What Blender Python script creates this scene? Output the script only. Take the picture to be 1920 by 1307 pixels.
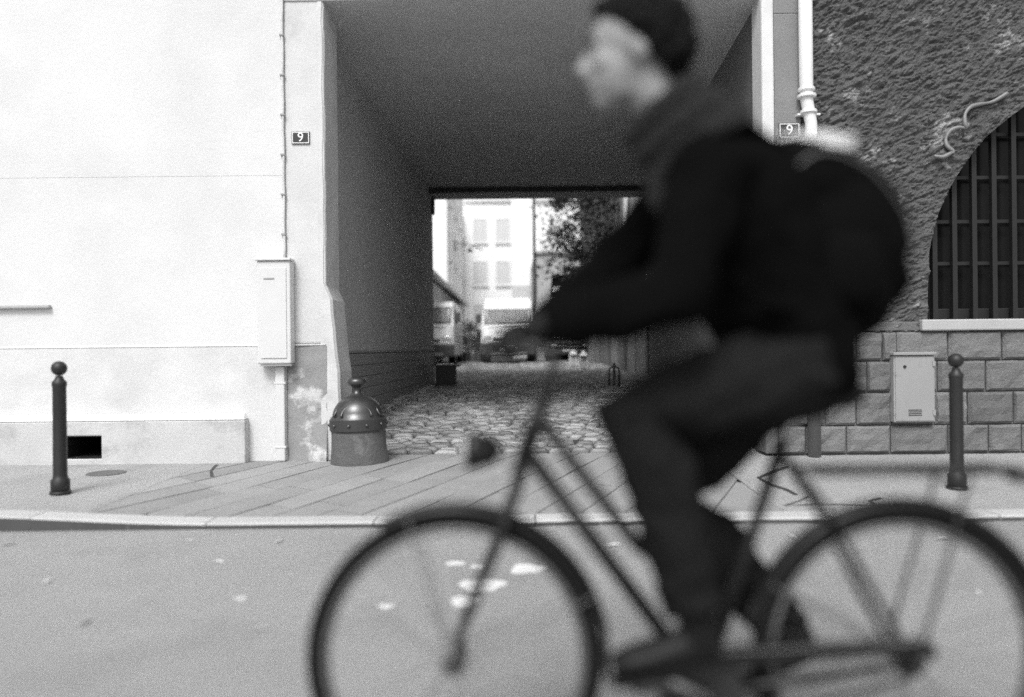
import bpy, bmesh, math, random
from mathutils import Vector, Matrix, noise
R = math.radians
random.seed(11)
sc = bpy.context.scene
for o in list(bpy.data.objects):
    bpy.data.objects.remove(o, do_unlink=True)

# ------------------------------------------------------------------ camera, sky, sun, exposure
cam_d = bpy.data.cameras.new('camera')
cam = bpy.data.objects.new('camera', cam_d)
sc.collection.objects.link(cam)
cam.location = (0, 0, 1.0)
cam.rotation_euler = (R(90), R(0.6), 0)
cam_d.sensor_width = 36
cam_d.lens = 26.25
cam_d.clip_start = 0.05
cam_d.clip_end = 2000
cam_d.dof.use_dof = True
cam_d.dof.focus_distance = 7.6
cam_d.dof.aperture_fstop = 0.5
sc.camera = cam
sc.render.engine = 'CYCLES'

SUN_EL, SUN_AZ = 52, 195       # high, behind the photographer, under thin cloud
world = bpy.data.worlds.new('World'); sc.world = world; world.use_nodes = True
wn = world.node_tree; wn.nodes.clear()
wo = wn.nodes.new('ShaderNodeOutputWorld'); wb = wn.nodes.new('ShaderNodeBackground')
sky = wn.nodes.new('ShaderNodeTexSky'); sky.sky_type = 'NISHITA'; sky.sun_disc = False
sky.sun_elevation = R(SUN_EL); sky.sun_rotation = R(SUN_AZ); sky.dust_density = 6; sky.air_density = 1.5
bw = wn.nodes.new('ShaderNodeRGBToBW')
wn.links.new(sky.outputs[0], bw.inputs[0]); wn.links.new(bw.outputs[0], wb.inputs[0]); wn.links.new(wb.outputs[0], wo.inputs[0])
wb.inputs[1].default_value = 0.10
sun_d = bpy.data.lights.new('sun', 'SUN'); sun_d.energy = 1.2; sun_d.angle = R(18); sun_d.color = (1, 1, 1)
sun = bpy.data.objects.new('sun', sun_d); sc.collection.objects.link(sun)
a = R(SUN_AZ)
sdir = Vector((math.sin(a) * math.cos(R(SUN_EL)), math.cos(a) * math.cos(R(SUN_EL)), math.sin(R(SUN_EL))))
sun.rotation_euler = sdir.to_track_quat('Z', 'Y').to_euler()
sc.cycles.use_denoising = False      # the photograph is a grainy film print
sc.view_settings.view_transform = 'Standard'
sc.view_settings.look = 'None'
sc.view_settings.exposure = 0.75
sc.view_settings.gamma = 1.0
sc.view_settings.use_curve_mapping = False

# ------------------------------------------------------------------ helpers: materials
MATS = {}
def mat(name, c, rough=0.85, metal=0.0, amt=0.0, scale=3.0, grain=0.0, gscale=120.0, bump=0.0, bscale=60.0,
        stain=None, sscale=1.2, sthr=(0.5, 0.65), rand=0.0, spec=None, detail=6.0, stretch=None):
    """grey procedural material; amt = soft large mottling, grain = fine speckle, stain = colour of blotches with edges"""
    if name in MATS: return MATS[name]
    m = bpy.data.materials.new(name); m.use_nodes = True
    nt = m.node_tree; N = nt.nodes; L = nt.links
    b = N['Principled BSDF']
    b.inputs['Roughness'].default_value = rough; b.inputs['Metallic'].default_value = metal
    if spec is not None: b.inputs['Specular IOR Level'].default_value = spec
    b.inputs['Base Color'].default_value = (c, c, c, 1)
    geo = N.new('ShaderNodeNewGeometry'); src = geo.outputs['Position']
    if stretch:
        mp = N.new('ShaderNodeMapping'); mp.inputs['Scale'].default_value = stretch
        L.new(src, mp.inputs[0]); src = mp.outputs[0]
    def nz(s, d=detail, rg=0.6):
        n = N.new('ShaderNodeTexNoise'); n.inputs['Scale'].default_value = s; n.inputs['Detail'].default_value = d
        n.inputs['Roughness'].default_value = rg; L.new(src, n.inputs['Vector']); return n.outputs['Fac']
    def mth(op, x, y):
        n = N.new('ShaderNodeMath'); n.operation = op
        for i, v in enumerate((x, y)):
            if isinstance(v, (int, float)): n.inputs[i].default_value = v
            else: L.new(v, n.inputs[i])
        return n.outputs[0]
    f = None
    def add(term):
        nonlocal f
        f = term if f is None else mth('ADD', f, term)
    if amt: add(mth('MULTIPLY', mth('SUBTRACT', nz(scale), 0.5), amt * 4))
    if grain: add(mth('MULTIPLY', mth('SUBTRACT', nz(gscale, 2, 0.8), 0.5), grain * 4))
    if rand:
        oi = N.new('ShaderNodeObjectInfo'); add(mth('MULTIPLY', mth('SUBTRACT', oi.outputs['Random'], 0.5), rand * 2))
    val = None
    if f is not None:
        val = mth('MULTIPLY', mth('ADD', f, 1.0), c)
    if stain is not None:
        r = N.new('ShaderNodeMapRange'); r.inputs[1].default_value = sthr[0]; r.inputs[2].default_value = sthr[1]
        L.new(nz(sscale, 8, 0.65), r.inputs[0])
        mx = N.new('ShaderNodeMix'); mx.data_type = 'FLOAT'; L.new(r.outputs[0], mx.inputs[0])
        if val is None: mx.inputs[2].default_value = c
        else: L.new(val, mx.inputs[2])
        mx.inputs[3].default_value = stain
        val = mx.outputs[0]
    if val is not None:
        val = mth('MAXIMUM', val, 0.004)
        cc = N.new('ShaderNodeCombineColor')
        for i in range(3): L.new(val, cc.inputs[i])
        L.new(cc.outputs[0], b.inputs['Base Color'])
    if bump:
        bp = N.new('ShaderNodeBump'); bp.inputs['Strength'].default_value = bump; bp.inputs['Distance'].default_value = 0.02
        L.new(nz(bscale, 8, 0.7), bp.inputs['Height']); L.new(bp.outputs[0], b.inputs['Normal'])
    MATS[name] = m
    return m

M = dict(
    plaster=mat('white_plaster', 0.67, 0.9, amt=0.05, scale=1.3, grain=0.03, bump=0.2, bscale=25, stain=0.57, sscale=0.9, sthr=(0.46, 0.80)),
    low=mat('lower_wall_plaster', 0.64, 0.9, amt=0.08, scale=2.2, grain=0.03, bump=0.25, bscale=28, stain=0.53, sscale=1.5, sthr=(0.48, 0.72)),
    pier=mat('pier_plaster', 0.61, 0.9, amt=0.10, scale=2.5, grain=0.02, bump=0.2, bscale=30, stain=0.44, sscale=2.4, sthr=(0.55, 0.8)),
    dirty=mat('stained_plaster', 0.28, 0.95, amt=0.12, scale=3, grain=0.03, bump=0.4, bscale=35, stain=0.58, sscale=2.6, sthr=(0.54, 0.62)),
    plinth=mat('plinth_render', 0.54, 0.9, amt=0.10, scale=2.4, grain=0.03, bump=0.3, bscale=35, stain=0.27, sscale=2.3, sthr=(0.50, 0.72)),
    passage=mat('passage_render', 0.46, 0.95, amt=0.08, scale=1.5, grain=0.10, gscale=60, bump=0.35, bscale=45),
    ceiling=mat('passage_ceiling_render', 0.52, 0.95, amt=0.12, scale=1.0, grain=0.12, gscale=50, bump=0.4, bscale=30),
    dado=mat('dado_tile', 0.26, 0.6, amt=0.06, scale=2.0, grain=0.06, gscale=90),
    soffit=mat('soffit_plaster', 0.45, 0.9, amt=0.1),
    steel=mat('dark_steel', 0.02, 0.5, grain=0.1),
    asphalt=mat('road_asphalt', 0.31, 0.93, amt=0.10, scale=0.8, grain=0.22, gscale=150, bump=0.6, bscale=120, stain=0.25, sscale=1.3, sthr=(0.5, 0.72)),
    walk=mat('sidewalk_asphalt', 0.33, 0.93, amt=0.07, scale=1.5, grain=0.14, gscale=120, bump=0.5, bscale=110, stain=0.27, sscale=1.6, sthr=(0.52, 0.7)),
    slab=mat('paving_slab', 0.27, 0.9, amt=0.12, scale=2.0, grain=0.06, gscale=110, bump=0.25, bscale=120, rand=0.10),
    joint=mat('joint_dirt', 0.045, 1.0, amt=0.1),
    kerb=mat('granite_kerb', 0.44, 0.85, amt=0.08, scale=3, grain=0.12, gscale=140, bump=0.3, bscale=90, rand=0.08),
    kface=mat('kerb_face_dark', 0.07, 0.9, amt=0.2, scale=4, grain=0.1, stain=0.2, sscale=5, sthr=(0.6, 0.7)),  # road-side kerb faces, darker and blotchier than the tops
    cobble=mat('cobble_granite', 0.25, 0.48, amt=0.10, scale=7, grain=0.08, gscale=120, bump=0.4, bscale=60, rand=0.48),
    tar=mat('tar_seam', 0.04, 0.7),
    paint=mat('worn_road_paint', 0.66, 0.8, amt=0.1, scale=12, grain=0.08, stain=0.28, sscale=18, sthr=(0.60, 0.68)),
    rough=mat('roughcast', 0.088, 1.0, amt=0.25, scale=2.2, grain=0.30, gscale=34, bump=0.6, bscale=60, stain=0.40, sscale=3.2, sthr=(0.585, 0.70)),
    ashlar=mat('ashlar_stone', 0.16, 0.95, amt=0.10, scale=4, grain=0.07, gscale=70, bump=0.8, bscale=45, rand=0.24),
    mortar=mat('mortar', 0.11, 1.0, amt=0.1, scale=5),
    sill=mat('sill_stone', 0.42, 0.9, amt=0.1, scale=3, grain=0.04, bump=0.2),
    rpier=mat('right_pier_render', 0.22, 0.95, amt=0.12, scale=3, grain=0.05, bump=0.4, bscale=40),
    redge=mat('pier_edge_paint', 0.66, 0.85, amt=0.08, scale=4, grain=0.03),
    pipe=mat('painted_pipe', 0.74, 0.6, amt=0.04, scale=5, grain=0.02),
    boxw=mat('box_paint', 0.64, 0.6, amt=0.03, scale=4, stain=0.60, sscale=5, sthr=(0.6, 0.75)),
    cab=mat('cabinet_paint', 0.30, 0.6, amt=0.06, scale=3, grain=0.03, stain=0.20, sscale=6, sthr=(0.58, 0.72)),
    iron=mat('bollard_iron', 0.016, 0.5, amt=0.2, scale=12, grain=0.1, spec=0.5),
    cast=mat('cast_iron_cap', 0.10, 0.34, metal=0.75, amt=0.12, scale=14, grain=0.08, bump=0.1, bscale=50),
    guard=mat('guard_stone', 0.11, 0.9, amt=0.15, scale=6, grain=0.1, bump=0.7, bscale=30, stain=0.2, sscale=5, sthr=(0.55, 0.7)),
    blackpl=mat('black_plastic', 0.02, 0.5),
    glass=mat('dark_glass', 0.008, 0.25, spec=0.2),
    wglass=mat('window_glass', 0.60, 0.3),
    woodframe=mat('window_wood', 0.010, 0.6, amt=0.15, scale=10),
    plaque=mat('number_plaque', 0.03, 0.3), white=mat('enamel_white', 0.8, 0.35),
    vanwhite=mat('van_paint', 0.78, 0.3), bumper=mat('bumper_plastic', 0.07, 0.55), tyre=mat('tyre_rubber', 0.012, 0.9, spec=0.1),
    chrome=mat('chrome', 0.6, 0.15, metal=1.0), carblack=mat('car_paint', 0.012, 0.15), lamp=mat('lamp_glass', 0.55, 0.1),
    bwall=mat('court_plaster', 0.85, 0.9, amt=0.04, scale=0.4), bwall2=mat('court_plaster_grey', 0.56, 0.9, amt=0.06, scale=0.5, grain=0.03, gscale=20),
    bwall3=mat('garage_render', 0.46, 0.9, amt=0.08, scale=0.8, grain=0.03, gscale=20), ivywall=mat('ivy_wall', 0.30, 0.95, amt=0.12, scale=1),
    shutter=mat('shutter_grey', 0.68, 0.7), roof=mat('zinc_roof', 0.42, 0.5, amt=0.05), doord=mat('door_dark', 0.05, 0.6, amt=0.2, scale=4),
    leaf=mat('leaf', 0.045, 0.7, amt=0.3, scale=9), stem=mat('stem', 0.06, 0.9), pot=mat('white_pot', 0.75, 0.6),
    plank=mat('fence_plank', 0.32, 0.9, amt=0.15, scale=4, rand=0.55, stretch=(6, 6, 0.6)),
    skin=mat('skin', 0.25, 0.55, amt=0.04, scale=30, bump=0.05, bscale=300), eye=mat('eye', 0.32, 0.1), iris=mat('iris', 0.02, 0.1),
    hair=mat('dark_hair', 0.010, 0.6, spec=0.1, amt=0.3, scale=60, bump=0.8, bscale=240, stretch=(0.25, 1, 0.5)),
    jacket=mat('black_cloth', 0.0035, 1.0, amt=0.15, scale=30, bump=0.2, bscale=500, spec=0.02),
    trouser=mat('charcoal_denim', 0.014, 1.0, amt=0.2, scale=25, bump=0.3, bscale=600, spec=0.03),
    scarf=mat('dark_scarf', 0.010, 1.0, amt=0.2, scale=40, bump=0.6, bscale=300),
    bag=mat('black_nylon', 0.0035, 0.9, spec=0.03, amt=0.1, scale=30, bump=0.2, bscale=700), shoe=mat('black_leather', 0.008, 0.5, spec=0.2),
    reflect=mat('pale_webbing', 0.8, 0.6), bframe=mat('bike_paint', 0.012, 0.35, spec=0.3, amt=0.1, scale=20), alu=mat('aluminium', 0.5, 0.3, metal=1.0),
    spoke=mat('dull_steel', 0.16, 0.5, metal=0.6), litter=mat('pale_leaf', 0.5, 0.8, rand=0.3), bumpdark=mat('cavity', 0.10, 1.0),
)

# ------------------------------------------------------------------ helpers: geometry
def link(o, parent=None):
    sc.collection.objects.link(o)
    if parent is not None: o.parent = parent
    return o
def mesh_obj(name, me, m, parent=None, smooth=False):
    if m is not None and not me.materials: me.materials.append(m)
    if smooth:
        for p in me.polygons: p.use_smooth = True
    return link(bpy.data.objects.new(name, me), parent)
def obj(name, bm, m, parent=None, smooth=False, bevel=0.0, seg=2):
    bmesh.ops.recalc_face_normals(bm, faces=bm.faces)
    me = bpy.data.meshes.new(name); bm.to_mesh(me); bm.free()
    o = mesh_obj(name, me, m, parent, smooth)
    if bevel:
        md = o.modifiers.new('bevel', 'BEVEL'); md.width = bevel; md.segments = seg; md.limit_method = 'ANGLE'; md.angle_limit = R(40)
    return o
def thing(name, label, cat, loc=(0, 0, 0), group=None, rz=0):
    o = bpy.data.objects.new(name, None); o.empty_display_size = 0.1
    o.location = loc; o.rotation_euler = (0, 0, rz)
    o['label'] = label; o['category'] = cat
    if group: o['group'] = group
    return link(o)
def tag(o, label, cat, group=None):
    o['label'] = label; o['category'] = cat
    if group: o['group'] = group
    return o
def struct(o): o['kind'] = 'structure'; return o
def B(): return bmesh.new()
def box(bm, x0, x1, y0, y1, z0, z1):
    v = [bm.verts.new((x, y, z)) for z in (z0, z1) for x, y in ((x0, y0), (x1, y0), (x1, y1), (x0, y1))]
    for f in ((0, 3, 2, 1), (4, 5, 6, 7), (0, 1, 5, 4), (1, 2, 6, 5), (2, 3, 7, 6), (3, 0, 4, 7)):
        bm.faces.new([v[i] for i in f])
    return bm
def prism(bm, poly, z0, z1):
    """vertical prism from an xy polygon; z0/z1 are numbers or functions of (x, y)"""
    g = lambda z, p: z(*p) if callable(z) else z
    lo = [bm.verts.new((p[0], p[1], g(z0, p))) for p in poly]; hi = [bm.verts.new((p[0], p[1], g(z1, p))) for p in poly]
    bm.faces.new(lo[::-1]); bm.faces.new(hi); n = len(poly)
    for i in range(n): bm.faces.new((lo[i], lo[(i + 1) % n], hi[(i + 1) % n], hi[i]))
    return bm
def extrude_xz(bm, poly, y0, y1):
    lo = [bm.verts.new((p[0], y0, p[1])) for p in poly]; hi = [bm.verts.new((p[0], y1, p[1])) for p in poly]
    bm.faces.new(lo); bm.faces.new(hi[::-1]); n = len(poly)
    for i in range(n): bm.faces.new((lo[i], hi[i], hi[(i + 1) % n], lo[(i + 1) % n]))
    return bm
def frame_of(t, up=Vector((0, 1, 0))):
    t = t.normalized()
    if abs(t.dot(up)) > 0.97: up = Vector((0, 0, 1)) if abs(t.z) < 0.9 else Vector((1, 0, 0))
    b = (up - t * up.dot(t)).normalized(); return t.cross(b), b
def loft(bm, secs, n=16, caps=True):
    """secs: (point, ra, rb): rb along the lateral (y) direction, ra across it"""
    rings = []; P = [Vector(s[0]) for s in secs]
    for i, s in enumerate(secs):
        t = P[min(i + 1, len(P) - 1)] - P[max(i - 1, 0)]
        a_, b_ = frame_of(t)
        rings.append([bm.verts.new(P[i] + a_ * (s[1] * math.cos(2 * math.pi * k / n)) + b_ * (s[2] * math.sin(2 * math.pi * k / n))) for k in range(n)])
    for r0, r1 in zip(rings, rings[1:]):
        for k in range(n): bm.faces.new((r0[k], r0[(k + 1) % n], r1[(k + 1) % n], r1[k]))
    if caps: bm.faces.new(rings[0][::-1]); bm.faces.new(rings[-1])
    return bm
def tube(bm, pts, r, n=10):
    rr = r if isinstance(r, (list, tuple)) else [r] * len(pts)
    return loft(bm, [(p, q, q) for p, q in zip(pts, rr)], n)
def arc(c, r, a0, a1, n, plane='xz'):
    o = []
    for i in range(n + 1):
        t = R(a0 + (a1 - a0) * i / n)
        d = (r * math.cos(t), r * math.sin(t))
        o.append((c[0] + d[0], c[1], c[2] + d[1]) if plane == 'xz' else (c[0] + d[0], c[1] + d[1], c[2]))
    return o
def lathe(bm, prof, n=28, c=(0, 0, 0)):
    rings = []
    for r, z in prof:
        rings.append([bm.verts.new((c[0] + r * math.cos(2 * math.pi * k / n), c[1] + r * math.sin(2 * math.pi * k / n), c[2] + z)) for k in range(n)])
    for r0, r1 in zip(rings, rings[1:]):
        for k in range(n): bm.faces.new((r0[k], r0[(k + 1) % n], r1[(k + 1) % n], r1[k]))
    bm.faces.new(rings[0][::-1]); bm.faces.new(rings[-1])
    return bm
def torus(bm, c, Rr, ra, rb, n=64, m=10, axis='y', a0=0, a1=360):
    rings = []; full = abs(a1 - a0) >= 359.9; cnt = n if full else n + 1
    for i in range(cnt):
        t = R(a0 + (a1 - a0) * i / n); d = Vector((math.cos(t), 0, math.sin(t)))
        rings.append([bm.verts.new(Vector(c) + d * (Rr + ra * math.cos(2 * math.pi * k / m)) + Vector((0, rb * math.sin(2 * math.pi * k / m), 0))) for k in range(m)])
    for i in range(cnt if full else cnt - 1):
        r0, r1 = rings[i], rings[(i + 1) % cnt]
        for k in range(m): bm.faces.new((r0[k], r0[(k + 1) % m], r1[(k + 1) % m], r1[k]))
    if not full: bm.faces.new(rings[0][::-1]); bm.faces.new(rings[-1])
    return bm
def cyl_y(bm, c, r, y0, y1, n=20):
    lo = [bm.verts.new((c[0] + r * math.cos(2 * math.pi * k / n), y0, c[1] + r * math.sin(2 * math.pi * k / n))) for k in range(n)]
    hi = [bm.verts.new((v.co.x, y1, v.co.z)) for v in lo]
    bm.faces.new(lo); bm.faces.new(hi[::-1])
    for k in range(n): bm.faces.new((lo[k], hi[k], hi[(k + 1) % n], lo[(k + 1) % n]))
    return bm
def ell(bm, c, r, rot=None, u=20, v=12):
    mtx = Matrix.Translation(c) @ (rot.to_4x4() if rot else Matrix()) @ Matrix.Diagonal((r[0], r[1], r[2], 1))
    bmesh.ops.create_uvsphere(bm, u_segments=u, v_segments=v, radius=1, matrix=mtx); return bm
def remeshed(bm, voxel, it=5):
    """union of overlapping closed shells as one continuous skin"""
    bmesh.ops.recalc_face_normals(bm, faces=bm.faces)
    me = bpy.data.meshes.new('t'); bm.to_mesh(me); bm.free()
    o = bpy.data.objects.new('t', me); sc.collection.objects.link(o)
    r = o.modifiers.new('r', 'REMESH'); r.mode = 'VOXEL'; r.voxel_size = voxel
    s = o.modifiers.new('s', 'SMOOTH'); s.factor = 0.5; s.iterations = it
    dg = bpy.context.evaluated_depsgraph_get(); dg.update()
    out = bpy.data.meshes.new_from_object(o.evaluated_get(dg))
    bpy.data.objects.remove(o, do_unlink=True); bpy.data.meshes.remove(me)
    for p in out.polygons: p.use_smooth = True
    return out
def folds(me, amp, f, axis_scale=(1, 1, 1), amp2=0.0, f2=40):
    ns = [v.normal.copy() for v in me.vertices]
    for v, n in zip(me.vertices, ns):
        p = Vector((v.co.x * axis_scale[0], v.co.y * axis_scale[1], v.co.z * axis_scale[2])) * f
        d = (1 - 2 * abs(noise.noise(p))) * amp
        if amp2: d += noise.noise(v.co * f2) * amp2
        v.co += n * d
    me.update()
def text_mesh(s, size, depth=0.004):
    c = bpy.data.curves.new('t', 'FONT'); c.body = s; c.size = size; c.align_x = 'CENTER'; c.align_y = 'CENTER'; c.extrude = depth / 2
    o = bpy.data.objects.new('t', c); sc.collection.objects.link(o)
    dg = bpy.context.evaluated_depsgraph_get(); dg.update()
    me = bpy.data.meshes.new_from_object(o.evaluated_get(dg))
    bpy.data.objects.remove(o, do_unlink=True); bpy.data.curves.remove(c)
    me.transform(Matrix.Rotation(R(90), 4, 'X'))      # stands upright, reads from -y
    return me
def rect_with_holes(bm, x0, x1, z0, z1, y0, y1, holes):
    xs = sorted({x0, x1, *[h[0] for h in holes], *[h[1] for h in holes]}); zs = sorted({z0, z1, *[h[2] for h in holes], *[h[3] for h in holes]})
    cells = {(i, j) for i in range(len(xs) - 1) for j in range(len(zs) - 1)
             if not any(h[0] <= (xs[i] + xs[i + 1]) / 2 <= h[1] and h[2] <= (zs[j] + zs[j + 1]) / 2 <= h[3] for h in holes)}
    V = {}
    def v(i, j, k):
        if (i, j, k) not in V: V[i, j, k] = bm.verts.new((xs[i], (y0, y1)[k], zs[j]))
        return V[i, j, k]
    for i, j in cells:
        bm.faces.new((v(i, j, 0), v(i + 1, j, 0), v(i + 1, j + 1, 0), v(i, j + 1, 0)))
        bm.faces.new((v(i, j, 1), v(i, j + 1, 1), v(i + 1, j + 1, 1), v(i + 1, j, 1)))
        for di, dj, e in ((-1, 0, ((0, 0), (0, 1))), (1, 0, ((1, 0), (1, 1))), (0, -1, ((0, 0), (1, 0))), (0, 1, ((0, 1), (1, 1)))):
            if (i + di, j + dj) not in cells:
                p, q = e
                bm.faces.new((v(i + p[0], j + p[1], 0), v(i + q[0], j + q[1], 0), v(i + q[0], j + q[1], 1), v(i + p[0], j + p[1], 1)))
    return bm
def clip_poly(poly, x0, x1, y0, y1):
    def cut(ps, f):
        out = []
        for i in range(len(ps)):
            p, q = ps[i], ps[(i + 1) % len(ps)]; fp, fq = f(p), f(q)
            if fp >= 0: out.append(p)
            if fp * fq < 0:
                t = fp / (fp - fq); out.append((p[0] + t * (q[0] - p[0]), p[1] + t * (q[1] - p[1])))
        return out
    for f in (lambda p: p[0] - x0, lambda p: x1 - p[0], lambda p: p[1] - y0, lambda p: y1 - p[1]):
        poly = cut(poly, f)
        if len(poly) < 3: return []
    return poly
def sm(t): t = max(0, min(1, t)); return t * t * (3 - 2 * t)
def area(p): return abs(sum(p[i][0] * p[(i + 1) % len(p)][1] - p[(i + 1) % len(p)][0] * p[i][1] for i in range(len(p)))) / 2

# ------------------------------------------------------------------ levels (metres; pavement = 0, road = -0.10)
WALL = 6.8
def walk_z(x, y):
    d = sm((x + 3.6) / 1.8) * (1 - sm((x - 4.2) / 2.5))
    return -0.068 * d * sm((6.9 - y) / 2.1)
PROF = [(6.5, 0.0), (7.1, 0.004), (7.8, 0.07), (9.5, 0.25), (11.0, 0.30), (14.45, 0.335), (26, 0.50), (60, 0.62), (400, 0.7)]
def lane_z(x, y):
    z = PROF[-1][1]
    if y <= PROF[0][0]: z = PROF[0][1]
    else:
        for (a0, b0), (a1, b1) in zip(PROF, PROF[1:]):
            if a0 <= y <= a1: z = b0 + (b1 - b0) * (y - a0) / (a1 - a0); break
    if 7.2 < y < 14: z -= 0.035 * math.exp(-((x - 0.35) / 0.6) ** 2) * sm((y - 7.2) / 1) * sm((14 - y) / 3)
    return z
def grid(bm, xs, ys, zf):
    V = [[bm.verts.new((x, y, zf(x, y))) for x in xs] for y in ys]
    for r0, r1 in zip(V, V[1:]):
        for k in range(len(xs) - 1): bm.faces.new((r0[k], r0[k + 1], r1[k + 1], r1[k]))
    return bm
def lin(a0, a1, n): return [a0 + (a1 - a0) * i / n for i in range(n + 1)]

# ------------------------------------------------------------------ ground, road, kerb, pavement
struct(obj('ground', grid(B(), lin(-400, 400, 4), lin(-300, 500, 4), lambda x, y: -0.45), M['walk']))
road = struct(obj('road', box(B(), -40, 40, -12, 4.62, -0.4, -0.1), M['asphalt']))
kerb = struct(obj('kerb', box(B(), -40, 40, 4.625, 4.79, -0.4, -0.112), M['joint']))
x = -12.0; k = 0
while x < 12:
    L_ = random.uniform(0.9, 1.15); bm = B(); n = 5
    xs = lin(x + 0.004, x + L_ - 0.004, n); top = []
    prof = [(4.62, -0.3), (4.622, None), (4.64, 0.0), (4.795, 0.0), (4.797, -0.3)]
    rings = []
    for q in xs:
        zt = walk_z(q, 4.7) + 0.004; j = random.uniform(-0.003, 0.003)
        rings.append([bm.verts.new((q, py + j, (zt - 0.012) if pz is None else (pz + zt if pz == 0.0 else pz))) for py, pz in prof])
    for r0, r1 in zip(rings, rings[1:]):
        for i in range(len(prof)): bm.faces.new((r0[i], r0[(i + 1) % len(prof)], r1[(i + 1) % len(prof)], r1[i]))
    bm.faces.new(rings[0]); bm.faces.new(rings[-1][::-1])
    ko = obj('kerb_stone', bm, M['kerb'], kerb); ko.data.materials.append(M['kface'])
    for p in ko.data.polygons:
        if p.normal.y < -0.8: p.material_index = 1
    x += L_
# crossover zone, where the pavement is laid with long slanted slabs
CX0, CX1, CY0, CY1 = -2.75, 1.75, 4.83, 7.1
walkbm = B()
grid(walkbm, lin(-40, CX0, 60), lin(4.80, 7.3, 10), walk_z)
grid(walkbm, lin(CX1, 40, 60), lin(4.80, 7.3, 10), walk_z)
grid(walkbm, lin(CX0, CX1, 20), lin(4.80, CY0, 1), walk_z)
pav = struct(obj('pavement', walkbm, M['walk']))
bed = obj('joint_bed', grid(B(), lin(CX0, CX1, 30), lin(CY0, 7.3, 14), lambda x, y: walk_z(x, y) - 0.016), M['joint'], pav)
th = R(65); dA = Vector((math.cos(th), math.sin(th))); dB = Vector((math.cos(th), -math.sin(th)))
sa = 0.285                         # spacing of the long joints measured along x
rs = random.Random(21)
for i in range(-10, 30):
    tcut = -3.2 + rs.uniform(0, 0.9)
    while tcut < 3.4:
        ln = rs.uniform(0.75, 1.25)
        def pt(u, t_): v = Vector((CX0 + u, 5.95)) + dA * t_; return (v.x, v.y)
        u0, u1, sk = i * sa + 0.0055, (i + 1) * sa - 0.0055, 0.16
        q = [pt(u0, tcut + 0.004 + sk * 0), pt(u1, tcut + 0.004 - sk), pt(u1, tcut + ln - 0.004 - sk), pt(u0, tcut + ln - 0.004)]
        tcut += ln
        q = clip_poly(q, CX0 + 0.006, CX1 - 0.006, CY0 + 0.006, CY1)
        if len(q) < 3 or area(q) < 0.004: continue
        lift = rs.uniform(-0.0015, 0.0025)
        obj('paving_slab', prism(B(), q, lambda x, y: walk_z(x, y) - 0.05, lambda x, y: walk_z(x, y) + lift), M['slab'], pav)
# ------------------------------------------------------------------ cobbled lane through the passage into the court
lane = struct(obj('cobbled_lane', grid(B(), lin(-12, 12, 24), lin(7.12, 62, 90), lambda x, y: lane_z(x, y) - 0.035), M['joint']))
def sett_mesh(seed):
    rnd = random.Random(seed); bm = B(); m = 10; rings = []
    for s, z in ((0.97, -0.09), (1.0, -0.012), (0.93, 0.004), (0.66, 0.017)):
        ring = []
        for k in range(m):
            t = 2 * math.pi * (k + 0.5) / m; c_, s_ = math.cos(t), math.sin(t)
            px = math.copysign(abs(c_) ** 0.45, c_) * 0.5; py = math.copysign(abs(s_) ** 0.45, s_) * 0.5
            ring.append(bm.verts.new((px * s * (1 + 0.05 * rj[k]), py * s * (1 + 0.06 * rj[-k]), z + rnd.uniform(-0.003, 0.003)))) if rings else None
            if not rings:
                if k == 0: rj = [rnd.uniform(-1, 1) for _ in range(m + 1)]
                ring.append(bm.verts.new((px * s * (1 + 0.05 * rj[k]), py * s * (1 + 0.06 * rj[-k]), z)))
        rings.append(ring)
    for r0, r1 in zip(rings, rings[1:]):
        for k in range(m): bm.faces.new((r0[k], r0[(k + 1) % m], r1[(k + 1) % m], r1[k]))
    bm.faces.new(rings[-1])
    bmesh.ops.recalc_face_normals(bm, faces=bm.faces)
    me = bpy.data.meshes.new('cobblestone'); bm.to_mesh(me); bm.free()
    for p in me.polygons: p.use_smooth = True
    me.materials.append(M['cobble']); return me
setts = [sett_mesh(s) for s in range(8)]
def lane_edges(y):
    if y < 14.45: return -1.80 + 0.0441 * (y - 6.8), 2.24 + 0.0441 * (y - 6.8)
    return -2.55, 2.78
spots = []
y = 7.14
while y < 27.5:
    d = random.uniform(0.095, 0.135) if y < 15 else random.uniform(0.12, 0.16)
    x0, x1 = lane_edges(y); x = x0 - random.uniform(0, 0.15)
    while x < x1:
        w = random.uniform(0.13, 0.26)
        if x + w > x0 and not (0.02 < x + w / 2 < 0.62 and 7.55 < y < 7.78):
            spots.append((x + w / 2, y + d / 2, w - 0.009, d - 0.009))
        x += w
    y += d
bulk_v, bulk_f = [], []
for i, (cx, cy, w, d) in enumerate(spots):
    z = lane_z(cx, cy) + random.uniform(-0.013, 0.013)
    slope = math.atan2(lane_z(cx, cy + 0.1) - lane_z(cx, cy - 0.1), 0.2)
    mtx = Matrix.Translation((cx, cy, z)) @ Matrix.Rotation(slope + random.uniform(-0.06, 0.06), 4, 'X') @ Matrix.Rotation(random.uniform(-0.05, 0.05), 4, 'Y') @ Matrix.Rotation(random.uniform(-0.05, 0.05), 4, 'Z') @ Matrix.Diagonal((w, d, 1.2, 1))
    me = random.choice(setts)
    if i < 296:
        o = bpy.data.objects.new('cobblestone', me); o.matrix_world = mtx; link(o, lane)
    else:
        n0 = len(bulk_v); bulk_v += [tuple(mtx @ v.co) for v in me.vertices]
        bulk_f += [tuple(n0 + k for k in p.vertices) for p in me.polygons if len(p.vertices) > 3]
me = bpy.data.meshes.new('cobblestones_beyond'); me.from_pydata(bulk_v, [], bulk_f)
cb = M['cobble'].copy()
o = mesh_obj('cobblestones_beyond', me, cb, lane, smooth=True); o['kind'] = 'stuff'
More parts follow.
